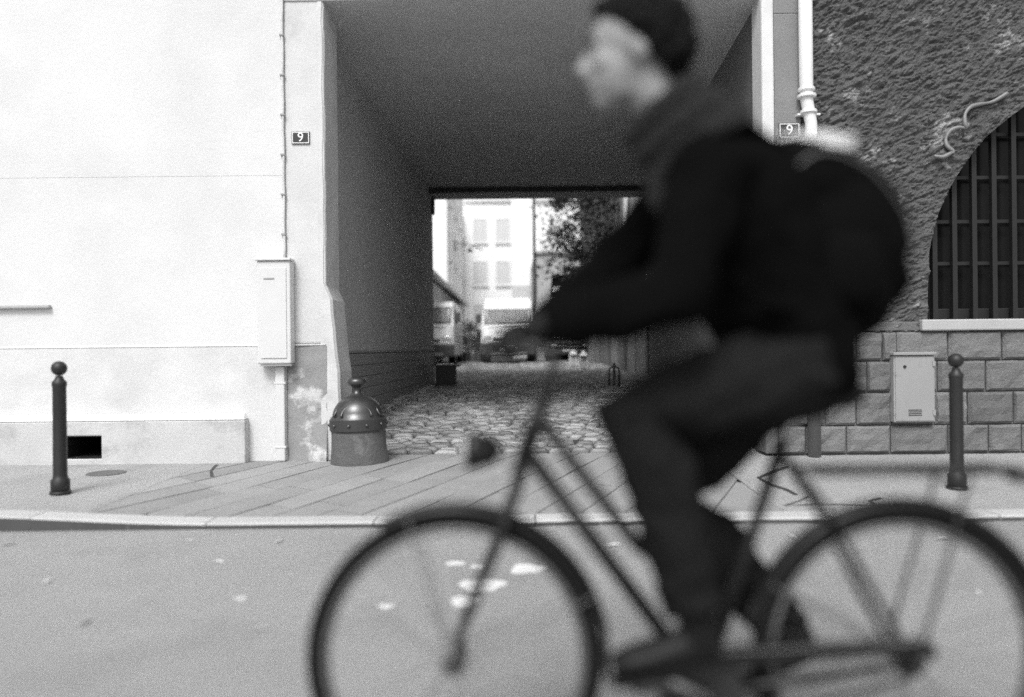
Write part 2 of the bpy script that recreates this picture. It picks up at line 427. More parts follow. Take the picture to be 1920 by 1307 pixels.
# the joined setts have no per-object random: vary their tone by position instead
nt = cb.node_tree
for n in list(nt.nodes):
    if n.type == 'OBJECT_INFO':
        vo = nt.nodes.new('ShaderNodeTexWhiteNoise'); ge = nt.nodes.new('ShaderNodeNewGeometry')
        tgt = n.outputs['Random'].links[0].to_socket; nt.links.new(ge.outputs['Random Per Island'], tgt)
# drain grate set in the gutter
t = thing('drain_grate', 'rectangular metal drain grate set among the cobbles of the passage', 'drain', (0.32, 7.665, lane_z(0.32, 7.66) - 0.004), rz=0)
t.rotation_euler.x = 0.09
bm = B(); rect_with_holes(bm, -0.29, 0.29, -0.095, 0.095, -0.02, 0.01, [(-0.25 + 0.1 * i, -0.19 + 0.1 * i, -0.07, 0.07) for i in range(5)])
bmesh.ops.rotate(bm, verts=bm.verts, matrix=Matrix.Rotation(R(-90), 3, 'X')); obj('grating', bm, mat('grate_metal', 0.42, 0.5, metal=0.5, amt=0.1, scale=20), t)
obj('pan', box(B(), -0.29, 0.29, -0.095, 0.095, -0.06, -0.03), M['cast'], t)
# round cover in the pavement
bm = lathe(B(), [(0.15, -0.01), (0.15, 0.004), (0.138, 0.006), (0.13, 0.003), (0.0005, 0.003)], 32)
tag(obj('manhole_cover', bm, mat('cover_iron', 0.13, 0.6, metal=0.3, grain=0.2, gscale=200)), 'small round grey metal cover in the pavement near the left iron bollard', 'manhole cover').location = (-3.38, 6.2, 0.0)
# paint blots, tar seams
def blot(cx, cy, rx, ry, seed):
    rnd = random.Random(seed); n = 26; poly = []
    for k in range(n):
        t = 2 * math.pi * k / n; q = 1 + 0.13 * math.sin(3 * t + seed) + rnd.uniform(-0.08, 0.08)
        poly.append((cx + rx * q * math.cos(t), cy + ry * q * math.sin(t)))
    obj('paint_spot', prism(B(), poly, -0.103, -0.0965), M['paint'], road)
for i, q in enumerate([(-0.15, 3.47, 0.105, 0.085), (-0.215, 3.25, 0.065, 0.06), (0.06, 3.72, 0.08, 0.075), (-0.30, 3.83, 0.05, 0.03), (-0.19, 3.77, 0.03, 0.025), (-1.22, 3.32, 0.03, 0.02), (-0.55, 3.2, 0.035, 0.022)]):
    blot(*q, i)
def seam(pts, w):
    bm = B(); L1, L2 = [], []
    P = [Vector((p[0], p[1])) for p in pts]
    for i, p in enumerate(P):
        d = (P[min(i + 1, len(P) - 1)] - P[max(i - 1, 0)]).normalized(); nrm = Vector((-d.y, d.x)) * w * random.uniform(0.6, 1.3)
        for Lx, s in ((L1, 1), (L2, -1)):
            q = p + nrm * s; Lx.append(bm.verts.new((q.x, q.y, walk_z(q.x, q.y) + 0.0035)))
    for i in range(len(P) - 1): bm.faces.new((L1[i], L2[i], L2[i + 1], L1[i + 1]))
    obj('tar_seam', bm, M['tar'], pav)
seam([(2.30, 6.25), (2.10, 6.05), (1.92, 5.85), (1.93, 5.62), (1.99, 5.45), (2.0, 5.28)], 0.022)
seam([(2.06, 5.22), (1.94, 5.09), (1.80, 4.97), (1.92, 4.98), (2.10, 5.0), (2.30, 4.98), (2.45, 4.99)], 0.012)
seam([(2.42, 4.99), (2.43, 5.10), (2.55, 5.18)], 0.012)
seam([(-2.62, 6.60), (-2.55, 6.30), (-2.44, 6.05)], 0.016)
# scattered pale leaves
lm = bpy.data.meshes.new('leaf'); lm.from_pydata([(-0.028, 0, 0), (-0.008, 0.011, 0.004), (0.02, 0.008, 0.006), (0.034, 0, 0.002), (0.015, -0.01, 0.005), (-0.01, -0.009, 0.003), (0, 0, 0.0)],
    [], [(0, 6, 1), (1, 6, 2), (2, 6, 3), (3, 6, 4), (4, 6, 5), (5, 6, 0)]); lm.materials.append(M['litter'])
rl = random.Random(5)
for x, y in [(-2.9, 4.3), (-2.25, 3.6), (-1.75, 3.05), (-2.6, 2.95), (-1.55, 3.9), (-1.1, 3.65), (-0.95, 3.4), (-1.0, 2.95), (-1.9, 4.35), (-2.85, 3.15), (-1.62, 2.98), (-0.5, 4.1), (-2.05, 2.8), (0.55, 4.15), (2.05, 3.3), (2.4, 4.2), (1.6, 4.3), (-0.75, 4.42), (-2.95, 3.8), (-1.35, 4.3)]:
    o = bpy.data.objects.new('fallen_leaf', lm); o.location = (x, y, -0.0985); o.rotation_euler = (0, 0, rl.uniform(0, 6.28)); s = rl.uniform(0.7, 1.5); o.scale = (s, s, s)
    tag(link(o), 'tiny pale dry leaf lying on the grey road', 'leaf', 'dry leaves scattered on the road')

# ------------------------------------------------------------------ building pierced by the carriage passage
CEIL = 4.02
pb = thing('plastered_building', 'bright white plastered building pierced by the wide dark carriage passage', 'building', (-6, WALL, 0))
pb.location = (0, 0, 0)
VENT = (-4.03, -3.69, 0.05, 0.255)
bm = B(); rect_with_holes(bm, -16, -2.055, 0, 1.05, WALL, WALL + 0.4, [(VENT[0], VENT[1], VENT[2], VENT[3])]); obj('wall', bm, M['low'], pb)
obj('wall', box(B(), -16, -2.055, WALL, WALL + 0.4, 1.05, 2.60), M['plaster'], pb)
obj('wall', box(B(), -16, -2.055, WALL - 0.002, WALL + 0.4, 2.60, 12), M['plaster'], pb)
bm = B(); x0_, x1_, z0_, z1_ = VENT; e_ = 0.006
for q in ((x0_ + 0.001, x0_ + e_, z0_ + 0.001, z1_ - 0.001), (x1_ - e_, x1_ - 0.001, z0_ + 0.001, z1_ - 0.001), (x0_ + e_, x1_ - e_, z0_ + 0.001, z0_ + e_), (x0_ + e_, x1_ - e_, z1_ - e_, z1_ - 0.001)):
    box(bm, q[0], q[1], WALL - 0.100, WALL + 0.9, q[2], q[3])
box(bm, x0_, x1_, WALL + 0.901, WALL + 0.92, z0_, z1_)
obj('vent_shade_lining', bm, M['steel'], pb)  # dark lining added: shade inside the vent opening put into colour
# string course: a thin rounded lip
obj('string_course', box(B(), -16, -2.30, WALL - 0.007, WALL + 0.05, 1.046, 1.060), mat('string_plaster', 0.84, 0.9), pb, bevel=0.005)
# plinth with its sloped top and square vent
bm = B(); rect_with_holes(bm, -16, -2.40, -0.05, 0.385, WALL - 0.11, WALL - 0.001, [VENT]); obj('plinth', bm, M['plinth'], pb, bevel=0.012)
bm = B(); v = [bm.verts.new(p) for p in ((-16, WALL - 0.113, 0.387), (-2.40, WALL - 0.113, 0.387), (-2.40, WALL - 0.002, 0.387), (-16, WALL - 0.002, 0.387),
    (-16, WALL - 0.095, 0.41), (-2.42, WALL - 0.095, 0.41), (-2.44, WALL - 0.002, 0.445), (-16, WALL - 0.002, 0.445))]
for f in ((3, 2, 1, 0), (4, 5, 6, 7), (0, 1, 5, 4), (1, 2, 6, 5), (2, 3, 7, 6), (3, 0, 4, 7)): bm.faces.new([v[i] for i in f])
obj('plinth_coping', bm, M['plaster'], pb, bevel=0.008)
obj('window_sill', box(B(), -5.6, -4.185, WALL - 0.05, WALL - 0.003, 1.408, 1.440), M['sill'], pb, bevel=0.01)
# corner pier beside the passage: upper plaster, stained foot, battered rendered arris
obj('corner_pier', box(B(), -2.058, -1.69, WALL + 0.012, WALL + 0.55, 1.062, 12), M['pier'], pb, bevel=0.02)
bm = grid(B(), lin(-2.050, -1.69, 18), lin(-0.03, 1.045, 40), lambda x, z: 0)
for vv in bm.verts:
    x, z = vv.co.x, vv.co.y
    vv.co = Vector((x, WALL + 0.004 + 0.012 * noise.noise(Vector((x * 6, z * 6, 1))) - 0.05 * sm((0.35 - z) / 0.35) * sm((x + 2.05) / 0.3), z))
obj('pier_foot', bm, M['dirty'], pb, smooth=True)
obj('pier_ledge', box(B(), -2.047, -1.70, WALL - 0.006, WALL + 0.1, 1.046, 1.060), M['pier'], pb, bevel=0.004)
bm = B(); secs = []
for z in lin(0, 12, 90):
    xo = -1.69 + 0.016 * noise.noise(Vector((0, 3, z * 3.1))) + 0.008 * noise.noise(Vector((4, 3, z * 11)))
    if z < 1.52: xo += 0.05 + 0.12 * (1.52 - z) / 1.52
    secs.append((xo, z))
vs = []
for xo, z in secs:
    ye = WALL + 0.012 + 0.006 * noise.noise(Vector((7, 1, z * 5)))
    vs.append([bm.verts.new(p) for p in ((-1.745, ye - 0.004, z), (xo - 0.02, ye - 0.006, z), (xo, ye + 0.02, z), (xo, ye + 0.5, z))])
for r0, r1 in zip(vs, vs[1:]):
    for k in range(3): bm.faces.new((r0[k], r0[k + 1], r1[k + 1], r1[k]))
obj('corner_arris', bm, M['pier'], pb, smooth=False)
# passage: side wall, dado, ceiling, lintel
def pass_x(y): return -1.85 + 0.0441 * (y - 6.8)
bm = prism(B(), [(pass_x(7.25), 7.25), (pass_x(14.45), 14.45), (pass_x(14.45) - 0.5, 14.45), (-3, 7.25)], 0, CEIL + 0.38)
obj('passage_wall', bm, M['passage'], pb)
DP = [(pass_x(7.33) + 0.016, 7.33), (pass_x(14.40) + 0.016, 14.40), (pass_x(14.40) - 0.005, 14.40), (pass_x(7.33) - 0.005, 7.33)]
dado = obj('dado', prism(B(), DP, 0.0, 0.965), M['joint'], pb)
bm = B()                              # small tiles laid in rows: too fine to pick apart, one joined piece of real geometry
for r_ in range(7):
    yy = 7.34
    while yy < 14.2:
        p0, p1 = pass_x(yy) + 0.017, pass_x(yy + 0.245) + 0.017
        z0_, z1_ = 0.02 + r_ * 0.135, 0.02 + r_ * 0.135 + 0.128
        if z1_ > lane_z(-1.7, yy) - 0.02:
            j = random.uniform(0, 0.002)
            prism(bm, [(p0 + j, yy), (p1 + j, yy + 0.243), (p1 - 0.002, yy + 0.243), (p0 - 0.002, yy)], z0_, z1_)
        yy += 0.25
o = obj('dado_tiles', bm, M['dado'], dado); o['kind'] = 'stuff'
bm = prism(B(), [(pass_x(7.3) + 0.022, 7.33), (pass_x(14.40) + 0.022, 14.40), (pass_x(14.40) - 0.004, 14.40), (pass_x(7.33) - 0.004, 7.33)], 0.968, 0.99)
obj('dado_rail', bm, M['dado'], pb)
bm = B(); pr = [(WALL, CEIL + 0.17), (11.0, CEIL + 0.075), (14.6, CEIL), (14.6, CEIL + 0.4), (WALL, CEIL + 0.4)]
lo = [bm.verts.new((-3, y_, z_)) for y_, z_ in pr]; hi = [bm.verts.new((4, y_, z_)) for y_, z_ in pr]; bm.faces.new(lo); bm.faces.new(hi[::-1])
for i in range(5): bm.faces.new((lo[i], lo[(i + 1) % 5], hi[(i + 1) % 5], hi[i]))
obj('passage_ceiling', bm, M['ceiling'], pb)
obj('upper_wall', box(B(), -2.3, 2.285, WALL + 0.02, WALL + 0.4, CEIL + 0.405, 12), M['plaster'], pb)
lt = obj('lintel', box(B(), -1.60, 3.2, 14.0, 14.08, CEIL - 0.085, CEIL + 0.012), M['steel'], pb)
obj('lintel_soffit', box(B(), -1.60, 3.2, 14.085, 14.62, CEIL - 0.09, CEIL - 0.001), M['soffit'], pb)
bm = B(); box(bm, pass_x(14.3) - 0.01, pass_x(14.3) + 0.055, 14.30, 14.47, 3.60, 3.93); obj('hinge_block', bm, M['steel'], pb, bevel=0.02)
obj('passage_wall', prism(B(), [(2.31, 6.98), (2.31 + 0.0441 * 7.6, 14.45), (3.6, 14.45), (3.6, 6.98)], 0, CEIL + 0.2), mat('dark_render', 0.16, 0.95, amt=0.12, scale=2, grain=0.1, gscale=60, bump=0.3), pb)  # right side wall, a darker tone than the left one
obj('rear_wall', rect_with_holes(B(), -16, 12, CEIL + 0.405, 7.5, 14.2, 14.6, []), M['bwall2'], pb)

# cable with clips, meter box, conduit, house number
t = thing('wall_cable', 'thin pale cable with clips running up the white wall above the meter box', 'cable', (-2.06, WALL, 1.83))
obj('cable', tube(B(), [(0.004 * math.sin(i * 1.7), -0.012, 0.0 + i * 0.12) for i in range(60)], 0.011, 8), M['pier'], t, smooth=True)
for i in range(18):
    obj('clip', box(B(), -0.024, 0.018, -0.028, 0.0, 0.22 + i * 0.362, 0.238 + i * 0.362), M['cab'], t, bevel=0.003)
t = thing('meter_box', 'tall narrow pale meter box mounted on the white wall beside the passage', 'utility box', (-2.125, WALL, 0.885))
obj('case', box(B(), -0.15, 0.15, -0.13, -0.002, 0, 0.92), M['boxw'], t, bevel=0.012)
obj('door', box(B(), -0.115, 0.115, -0.139, -0.131, 0.05, 0.86), M['boxw'], t, bevel=0.004)
obj('lid', box(B(), -0.165, 0.155, -0.15, -0.002, 0.923, 0.945), M['boxw'], t, bevel=0.006)
obj('slot', box(B(), -0.085, 0.01, -0.143, -0.1395, 0.755, 0.768), M['cab'], t)
obj('bottom_rim', box(B(), -0.125, 0.15, -0.12, -0.004, -0.02, -0.002), M['cab'], t)
t = thing('conduit_cover', 'pale vertical conduit cover running from the meter box down to the pavement', 'conduit', (-2.10, WALL, 0))
obj('cover', box(B(), -0.045, 0.04, -0.055, -0.002, 0.0, 0.862), M['boxw'], t, bevel=0.012)
for z in (0.12, 0.7): obj('strap', box(B(), -0.055, 0.05, -0.059, -0.003, z, z + 0.02), M['boxw'], t, bevel=0.003)
def plaque(x, z, w, h, size, label):
    t = thing('number_plaque', label, 'number plaque', (x, WALL - 0.004, z), 'house number plaques')
    obj('plate', box(B(), -w / 2, w / 2, -0.012, 0.0, -h / 2, h / 2), M['plaque'], t, bevel=0.003)
    bm = B(); rect_with_holes(bm, -w / 2 + 0.006, w / 2 - 0.006, -h / 2 + 0.006, h / 2 - 0.006, -0.0145, -0.0122, [(-w / 2 + 0.013, w / 2 - 0.013, -h / 2 + 0.013, h / 2 - 0.013)])
    obj('border', bm, M['white'], t)
    me = text_mesh('9', size); o = mesh_obj('numeral', me, M['white'], t); o.location = (0, -0.0145, 0)
plaque(-1.905, 2.94, 0.165, 0.115, 0.115, 'small dark enamel plate with a white 9 on the white pier left of the passage')
for o in bpy.data.objects:
    if o.get('category') == 'number plaque': o.location.y = WALL + 0.010

# ------------------------------------------------------------------ stone and roughcast building on the other side
sb_ = thing('stone_building', 'dark roughcast building on a rusticated stone base with an arched barred window', 'building')
AX, AR, AS = 5.65, 1.87, 1.55                      # arch centre, radius, springing
def rough_y(x, z):
    u, w = (x * 0.92 + z * 0.39) * 0.55, (-x * 0.39 + z * 0.92)          # lumps dragged slantwise by the trowel
    f = lambda k, o: abs(noise.noise(Vector((u * k, o, w * k))))
    return WALL + 0.004 - 0.050 * f(13, 0) - 0.034 * f(29, 5) - 0.018 * f(60, 9) - 0.012 * noise.noise(Vector((x * 3, 2, z * 3)))
def in_arch(x, z): return abs(x - AX) < AR and (z < AS or (x - AX) ** 2 + (z - AS) ** 2 < AR * AR)
def rgrid(x0, x1, d):
    bm = B(); nx, nz = round((x1 - x0) / d), round((4.6 - 1.118) / d); V = {}
    P = [[(x0 + (x1 - x0) * i / nx, 1.118 + 3.482 * j / nz) for j in range(nz + 1)] for i in range(nx + 1)]
    ins = [[in_arch(*p) for p in c] for c in P]
    def vert(i, j):
        if (i, j) not in V:
            x, z = P[i][j]
            if ins[i][j]:
                if z < AS: x = AX + math.copysign(AR, x - AX)
                else:
                    q = Vector((x - AX, z - AS)).normalized() * AR; x, z = AX + q.x, AS + q.y
            V[i, j] = bm.verts.new((x, rough_y(x, z), z))
        return V[i, j]
    for i in range(nx):
        for j in range(nz):
            if not (ins[i][j] and ins[i + 1][j] and ins[i][j + 1] and ins[i + 1][j + 1]): bm.faces.new((vert(i, j), vert(i + 1, j), vert(i + 1, j + 1), vert(i, j + 1)))
    return bm
obj('roughcast', rgrid(2.655, 5.2, 0.0135), M['rough'], sb_)
obj('roughcast', rgrid(5.2, 12, 0.04), M['rough'], sb_)
obj('upper_wall', box(B(), 2.3, 12, WALL + 0.02, WALL + 0.4, 4.602, 12), M['rough'], sb_)
# reveal of the arch
bm = B(); pts = [(AX - AR, 1.22)] + [(AX + AR * math.cos(t), AS + AR * math.sin(t)) for t in [math.pi - math.pi * i / 40 for i in range(41)]] + [(AX + AR, 1.22)]
r0 = [bm.verts.new((p[0], rough_y(*p) + 0.001, p[1])) for p in pts]; r1 = [bm.verts.new((p[0], WALL + 0.26, p[1])) for p in pts]
for i in range(len(pts) - 1): bm.faces.new((r0[i], r0[i + 1], r1[i + 1], r1[i]))
obj('window_reveal', bm, M['rpier'], sb_)
win = obj('window', extrude_xz(B(), pts, WALL + 0.262, WALL + 0.27), M['glass'], sb_)
obj('sash_rail', box(B(), AX - AR, AX + AR, WALL + 0.19, WALL + 0.258, 1.225, 1.33), M['woodframe'], win, bevel=0.008)
def arch_top(x): return AS + math.sqrt(max(0, (AR - 0.02) ** 2 - (x - AX) ** 2))
for i in range(20):
    x = 3.93 + i * 0.185
    if x < AX + AR - 0.06: obj('bar', box(B(), x - 0.022, x + 0.022, WALL + 0.12, WALL + 0.165, 1.223, arch_top(x)), M['woodframe'], win)
for z in (1.75, 2.14, 2.55, 2.95):
    h = math.sqrt(max(0, (AR - 0.02) ** 2 - max(0, z - AS) ** 2)); obj('cross_bar', box(B(), AX - h, AX + h, WALL + 0.168, WALL + 0.185, z - 0.016, z + 0.016), M['woodframe'], win)
obj('curtain', extrude_xz(B(), [(3.95 + i * 0.05, 1.34) for i in range(66)] + [(3.95 + i * 0.05, max(1.36, arch_top(3.95 + i * 0.05) - 0.05)) for i in range(65, -1, -1)], WALL + 0.30, WALL + 0.31), mat('room_curtain', 0.10), win)
obj('window_sill', box(B(), 3.70, 7.7, WALL - 0.075, WALL + 0.12, 1.122, 1.222), M['sill'], sb_, bevel=0.012)
obj('stone_band', box(B(), 2.66, 3.695, WALL - 0.03, WALL + 0.1, 1.125, 1.205), M['ashlar'], sb_, bevel=0.008)
# pier at the passage mouth
rows_ = [(0.02, 0.262), (0.274, 0.562), (0.574, 0.845), (0.857, 1.112)]
obj('pier', box(B(), 2.405, 2.65, WALL - 0.02, WALL + 0.3, 1.118, 4.02), M['rpier'], sb_, bevel=0.012)
for z0_, z1_ in rows_: obj('stone_block', box(B(), 2.292, 2.402, WALL - 0.036, WALL + 0.25, z0_, z1_), M['ashlar'], sb_, bevel=0.012)
obj('pier_edge', box(B(), 2.29, 2.402, WALL - 0.035, WALL + 0.25, 1.12, 4.30), M['redge'], sb_, bevel=0.018)
obj('pier_head', box(B(), 2.405, 2.65, WALL - 0.018, WALL + 0.3, 4.022, 4.60), M['rpier'], sb_)
obj('base_core', box(B(), 2.405, 12, WALL + 0.0, WALL + 0.3, -0.05, 1.117), M['mortar'], sb_)
# rusticated base: every block a piece
rows = [(0.02, 0.262), (0.274, 0.562), (0.574, 0.845), (0.857, 1.112)]
edges = [[2.41, 2.66, 3.03, 3.43, 3.95, 4.32, 4.62], [2.41, 2.84, 3.12, 3.44, 3.83, 4.13, 4.55, 4.7], [2.41, 2.62, 2.99, 3.22, 3.44, 3.86, 4.3, 4.8], [2.41, 2.72, 3.13, 3.36, 3.49, 3.96, 4.45]]
def block(x0, x1, z0, z1):
    bm = B(); nx, nz = max(3, int((x1 - x0) / 0.05)), 5; sd = random.uniform(0, 99); V = []
    ins = [0.0, 0.06] + [0.06 + 0.88 * i / (nx - 1) for i in range(1, nx - 1)] + [0.94, 1.0]; jns = [0.0, 0.08, 0.3, 0.5, 0.7, 0.92, 1.0]
    for i, u in enumerate(ins):
        V.append([])
        for j, w in enumerate(jns):
            x, z = x0 + (x1 - x0) * u, z0 + (z1 - z0) * w
            e = 0.0 if i in (0, len(ins) - 1) or j in (0, len(jns) - 1) else 0.026 + 0.022 * noise.noise(Vector((x * 9, sd, z * 9))) + 0.006 * noise.noise(Vector((x * 30, sd, z * 30)))
            g = 0.004; V[-1].append(bm.verts.new((x + g * noise.noise(Vector((x * 25, sd + 3, z * 25))), WALL - 0.016 - e - (0.008 * noise.noise(Vector((x * 14, sd + 7, z * 14))) if e else 0), z + g * noise.noise(Vector((x * 25, sd + 5, z * 25))))))
    for i in range(len(ins) - 1):
        for j in range(len(jns) - 1): bm.faces.new((V[i][j], V[i + 1][j], V[i + 1][j + 1], V[i][j + 1]))
    rim = [V[i][0] for i in range(len(ins))] + [V[-1][j] for j in range(1, len(jns))] + [V[i][-1] for i in range(len(ins) - 2, -1, -1)] + [V[0][j] for j in range(len(jns) - 2, 0, -1)]
    bk = [bm.verts.new((v_.co.x, WALL - 0.001, v_.co.z)) for v_ in rim]
    for i in range(len(rim)): bm.faces.new((rim[i], bk[i], bk[(i + 1) % len(rim)], rim[(i + 1) % len(rim)]))
    obj('stone_block', bm, M['ashlar'], sb_)
for (z0, z1), ed in zip(rows, edges):
    ed = list(ed)
    while ed[-1] < 9: ed.append(ed[-1] + random.uniform(0.3, 0.5))
    for a0, a1 in zip(ed, ed[1:]): block(a0 + 0.006, a1 - 0.006, z0, z1)
plaque(2.535, 2.95, 0.19, 0.135, 0.13, 'small dark enamel plate with a white 9 on the grey pier beside the downpipe')
[o for o in bpy.data.objects if o.get('category') == 'number plaque'][-1].location.y = WALL - 0.022
# downpipe
t = thing('downpipe', 'white painted rain downpipe on the grey pier by the roughcast wall', 'downpipe', (2.71, WALL - 0.085, 0))
obj('pipe', tube(B(), [(0, 0, 1.25), (0, 0, 1.5), (0.0, 0, 3.0), (-0.035, 0, 3.2), (-0.04, 0, 3.4), (-0.04, 0, 6)], [0.052, 0.052, 0.052, 0.055, 0.06, 0.06], 18), M['pipe'], t, smooth=True)
for z, r_, x in ((3.10, 0.072, -0.02), (3.24, 0.082, -0.036), (3.30, 0.074, -0.038), (1.6, 0.066, 0)): obj('collar', lathe(B(), [(r_ - 0.012, -0.018), (r_, -0.012), (r_, 0.012), (r_ - 0.012, 0.018)], 20, (x, 0, z)), M['pipe'], t)
obj('bracket', box(B(), -0.115, 0.09, 0.01, 0.075, 3.075, 3.092), M['pipe'], t)
obj('cast_boot', lathe(B(), [(0.056, 0.0), (0.056, 1.2), (0.068, 1.21), (0.068, 1.27), (0.056, 1.28)], 18), mat('boot_iron', 0.16, 0.7, amt=0.1), t, smooth=True)
# wrought wall anchor: serpentine iron
pts = [(3.83, 2.70), (3.90, 2.685), (3.965, 2.715), (4.0, 2.735), (3.955, 2.79), (3.95, 2.86), (3.99, 2.93), (4.06, 2.955), (4.11, 2.945), (4.10, 2.99), (4.11, 3.07), (4.17, 3.14), (4.27, 3.17), (4.38, 3.19), (4.50, 3.26)]
def smooth_pts(p, n=5):
    out = []
    for i in range(len(p) - 1):
        a0, a1, a2, a3 = (Vector(p[max(i - 1, 0)]), Vector(p[i]), Vector(p[i + 1]), Vector(p[min(i + 2, len(p) - 1)]))
        for k in range(n):
            t_ = k / n; out.append(tuple(0.5 * (2 * a1 + (a2 - a0) * t_ + (2 * a0 - 5 * a1 + 4 * a2 - a3) * t_ * t_ + (3 * a1 - a0 - 3 * a2 + a3) * t_ ** 3)))
    return out + [tuple(p[-1])]
pts = smooth_pts(pts)
o = obj('wall_anchor', tube(B(), [(p[0], WALL - 0.055 - 0.02 * math.sin(i * 0.18), p[1]) for i, p in enumerate(pts)], [0.013 + 0.007 * abs(math.sin(i * 0.25)) for i in range(len(pts))], 10), mat('anchor_iron', 0.20, 0.55, metal=0.2, grain=0.15), None, smooth=True)
tag(o, 'pale twisted iron wall anchor beside the top of the arched window', 'wall anchor')
# cabinet on the stone base
t = thing('utility_cabinet', 'flat pale grey metal cabinet set on the rusticated stone base', 'cabinet', (3.61, WALL - 0.035, 0.30))
obj('case', box(B(), -0.185, 0.185, -0.06, 0.03, 0, 0.60), M['cab'], t, bevel=0.006)
obj('door', box(B(), -0.172, 0.172, -0.068, -0.061, 0.012, 0.585), M['cab'], t, bevel=0.003)
obj('hood', box(B(), -0.195, 0.19, -0.085, 0.03, 0.604, 0.63), M['cab'], t, bevel=0.004)
for z in (0.06, 0.5): obj('hinge', box(B(), 0.158, 0.182, -0.078, -0.062, z, z + 0.05), M['cab'], t, bevel=0.003)
for k in range(4): obj('vent_slot', box(B(), -0.06, 0.06, -0.071, -0.0685, 0.06 + k * 0.016, 0.066 + k * 0.016), M['steel'], t)
obj('lock', cyl_y(B(), (-0.09, 0.50), 0.014, -0.074, -0.069, 14), M['steel'], t)

# ------------------------------------------------------------------ bollards and guard stone
def bollard(x, y, h, label):
    z0 = walk_z(x, y)
    t = thing('iron_bollard', label, 'bollard', (x, y, z0), 'iron bollards along the kerb')
    obj('post', lathe(B(), [(0.062, 0.0), (0.062, 0.10), (0.05, 0.115), (0.046, 0.14), (0.044, h - 0.19), (0.048, h - 0.17), (0.048, h - 0.15), (0.03, h - 0.13), (0.022, h - 0.105)], 24), M['iron'], t, smooth=True)
    bm = B(); ell(bm, (0, 0, h - 0.052), (0.052, 0.052, 0.052), u=24, v=16); obj('ball', bm, M['iron'], t, smooth=True)
    obj('base_ring', torus(B(), (0, 0, 0), 0.06, 0.012, 0.012, 24, 8), M['iron'], t, smooth=True).rotation_euler.x = R(90)
bollard(-3.24, 5.34, 0.95, 'black ball topped iron bollard by the kerb in front of the square wall vent')
bollard(3.22, 5.42, 0.985, 'black ball topped iron bollard by the kerb in front of the stone base and cabinet')
for o in bpy.data.objects:
    if o.name.startswith('base_ring'): o.location.z = 0.012
t = thing('guard_stone', 'dark iron capped guard stone with a knob at the passage corner', 'guard stone', (-1.385, 6.73, 0.0))
t.rotation_euler = (R(0), R(-1.5), 0)
bm = lathe(B(), [(0.262, -0.04), (0.258, 0.03), (0.246, 0.15), (0.236, 0.30), (0.23, 0.36)], 36)
for v_ in bm.verts:
    d = 0.012 * noise.noise(v_.co * 9); v_.co.x *= 1 + d * 3; v_.co.y *= 1 + d * 3
bmesh.ops.subdivide_edges(bm, edges=bm.edges, cuts=1)
obj('stone', bm, M['guard'], t, smooth=True)
cap = obj('iron_cap', lathe(B(), [(0.238, 0.27), (0.243, 0.275), (0.243, 0.40), (0.226, 0.415), (0.218, 0.45), (0.205, 0.485), (0.175, 0.53), (0.13, 0.565), (0.085, 0.585), (0.055, 0.60), (0.035, 0.625), (0.032, 0.655), (0.05, 0.675), (0.075, 0.69), (0.084, 0.71), (0.078, 0.735), (0.05, 0.75), (0.01, 0.755)], 40), M['cast'], t, smooth=True)
obj('band', lathe(B(), [(0.244, 0.285), (0.252, 0.29), (0.252, 0.385), (0.244, 0.39)], 40), mat('band_iron', 0.06, 0.5, metal=0.4, grain=0.15), t, smooth=False)
for i in range(10):
    t_ = 2 * math.pi * (i + 0.3) / 10; bm = B(); ell(bm, (0.252 * math.cos(t_), 0.252 * math.sin(t_), 0.338), (0.016, 0.016, 0.016), u=12, v=8); obj('rivet', bm, M['cast'], t, smooth=True)
# raised arched panels on the dome
for i in range(4):
    t_ = R(-90 + 8 + i * 90); d = Vector((math.cos(t_), math.sin(t_), 0)); s_ = Vector((-d.y, d.x, 0)); P = []
    for k in range(19):
        q = math.pi * k / 18; u = math.cos(q) * 0.13; w = 0.415 + math.sin(q) * 0.105
        rr = 0.243 - 0.55 * max(0, w - 0.40) ** 1.25 * 2.0
        rr = math.sqrt(max(0.0001, (rr + 0.004) ** 2 - u * u)); P.append(d * rr + s_ * u + Vector((0, 0, w)))
    obj('panel_rib', tube(B(), P, 0.009, 8), M['cast'], cap, smooth=True)

# ------------------------------------------------------------------ court beyond the passage
def hole_window(parent, c, w, h, axis, m=None):
    """a window set on a facade: frame, dark pane, sill. axis 'y' faces -y, axis 'x' faces +x"""
    x, y, z = c
    if axis == 'y':
        o = obj('window', box(B(), x - w / 2, x + w / 2, y - 0.02, y + 0.05, z, z + h), M['wglass'], parent)
        bm = B(); rect_with_holes(bm, x - w / 2 - 0.06, x + w / 2 + 0.06, z - 0.06, z + h + 0.06, y - 0.05, y - 0.022, [(x - w / 2, x - 0.03, z, z + h), (x + 0.03, x + w / 2, z, z + h)])
        obj('frame', bm, M['shutter'], o); obj('sill', box(B(), x - w / 2 - 0.12, x + w / 2 + 0.12, y - 0.14, y - 0.01, z - 0.16, z - 0.065), M['shutter'], o)
    else:
        o = obj('window', box(B(), x - 0.05, x + 0.02, y - w / 2, y + w / 2, z, z + h), m or M['wglass'], parent)
        obj('frame', box(B(), x + 0.021, x + 0.04, y - 0.04, y + 0.04, z, z + h), M['shutter'], o)
        obj('sill', box(B(), x + 0.0, x + 0.14, y - w / 2 - 0.1, y + w / 2 + 0.1, z - 0.1, z - 0.003), M['shutter'], o)
t = thing('low_building', 'low pale building with a sloping eave along the left of the court', 'building')
obj('wall', box(B(), -6, -2.62, 15.5, 41, 0.2, 3.25), M['bwall2'], t)
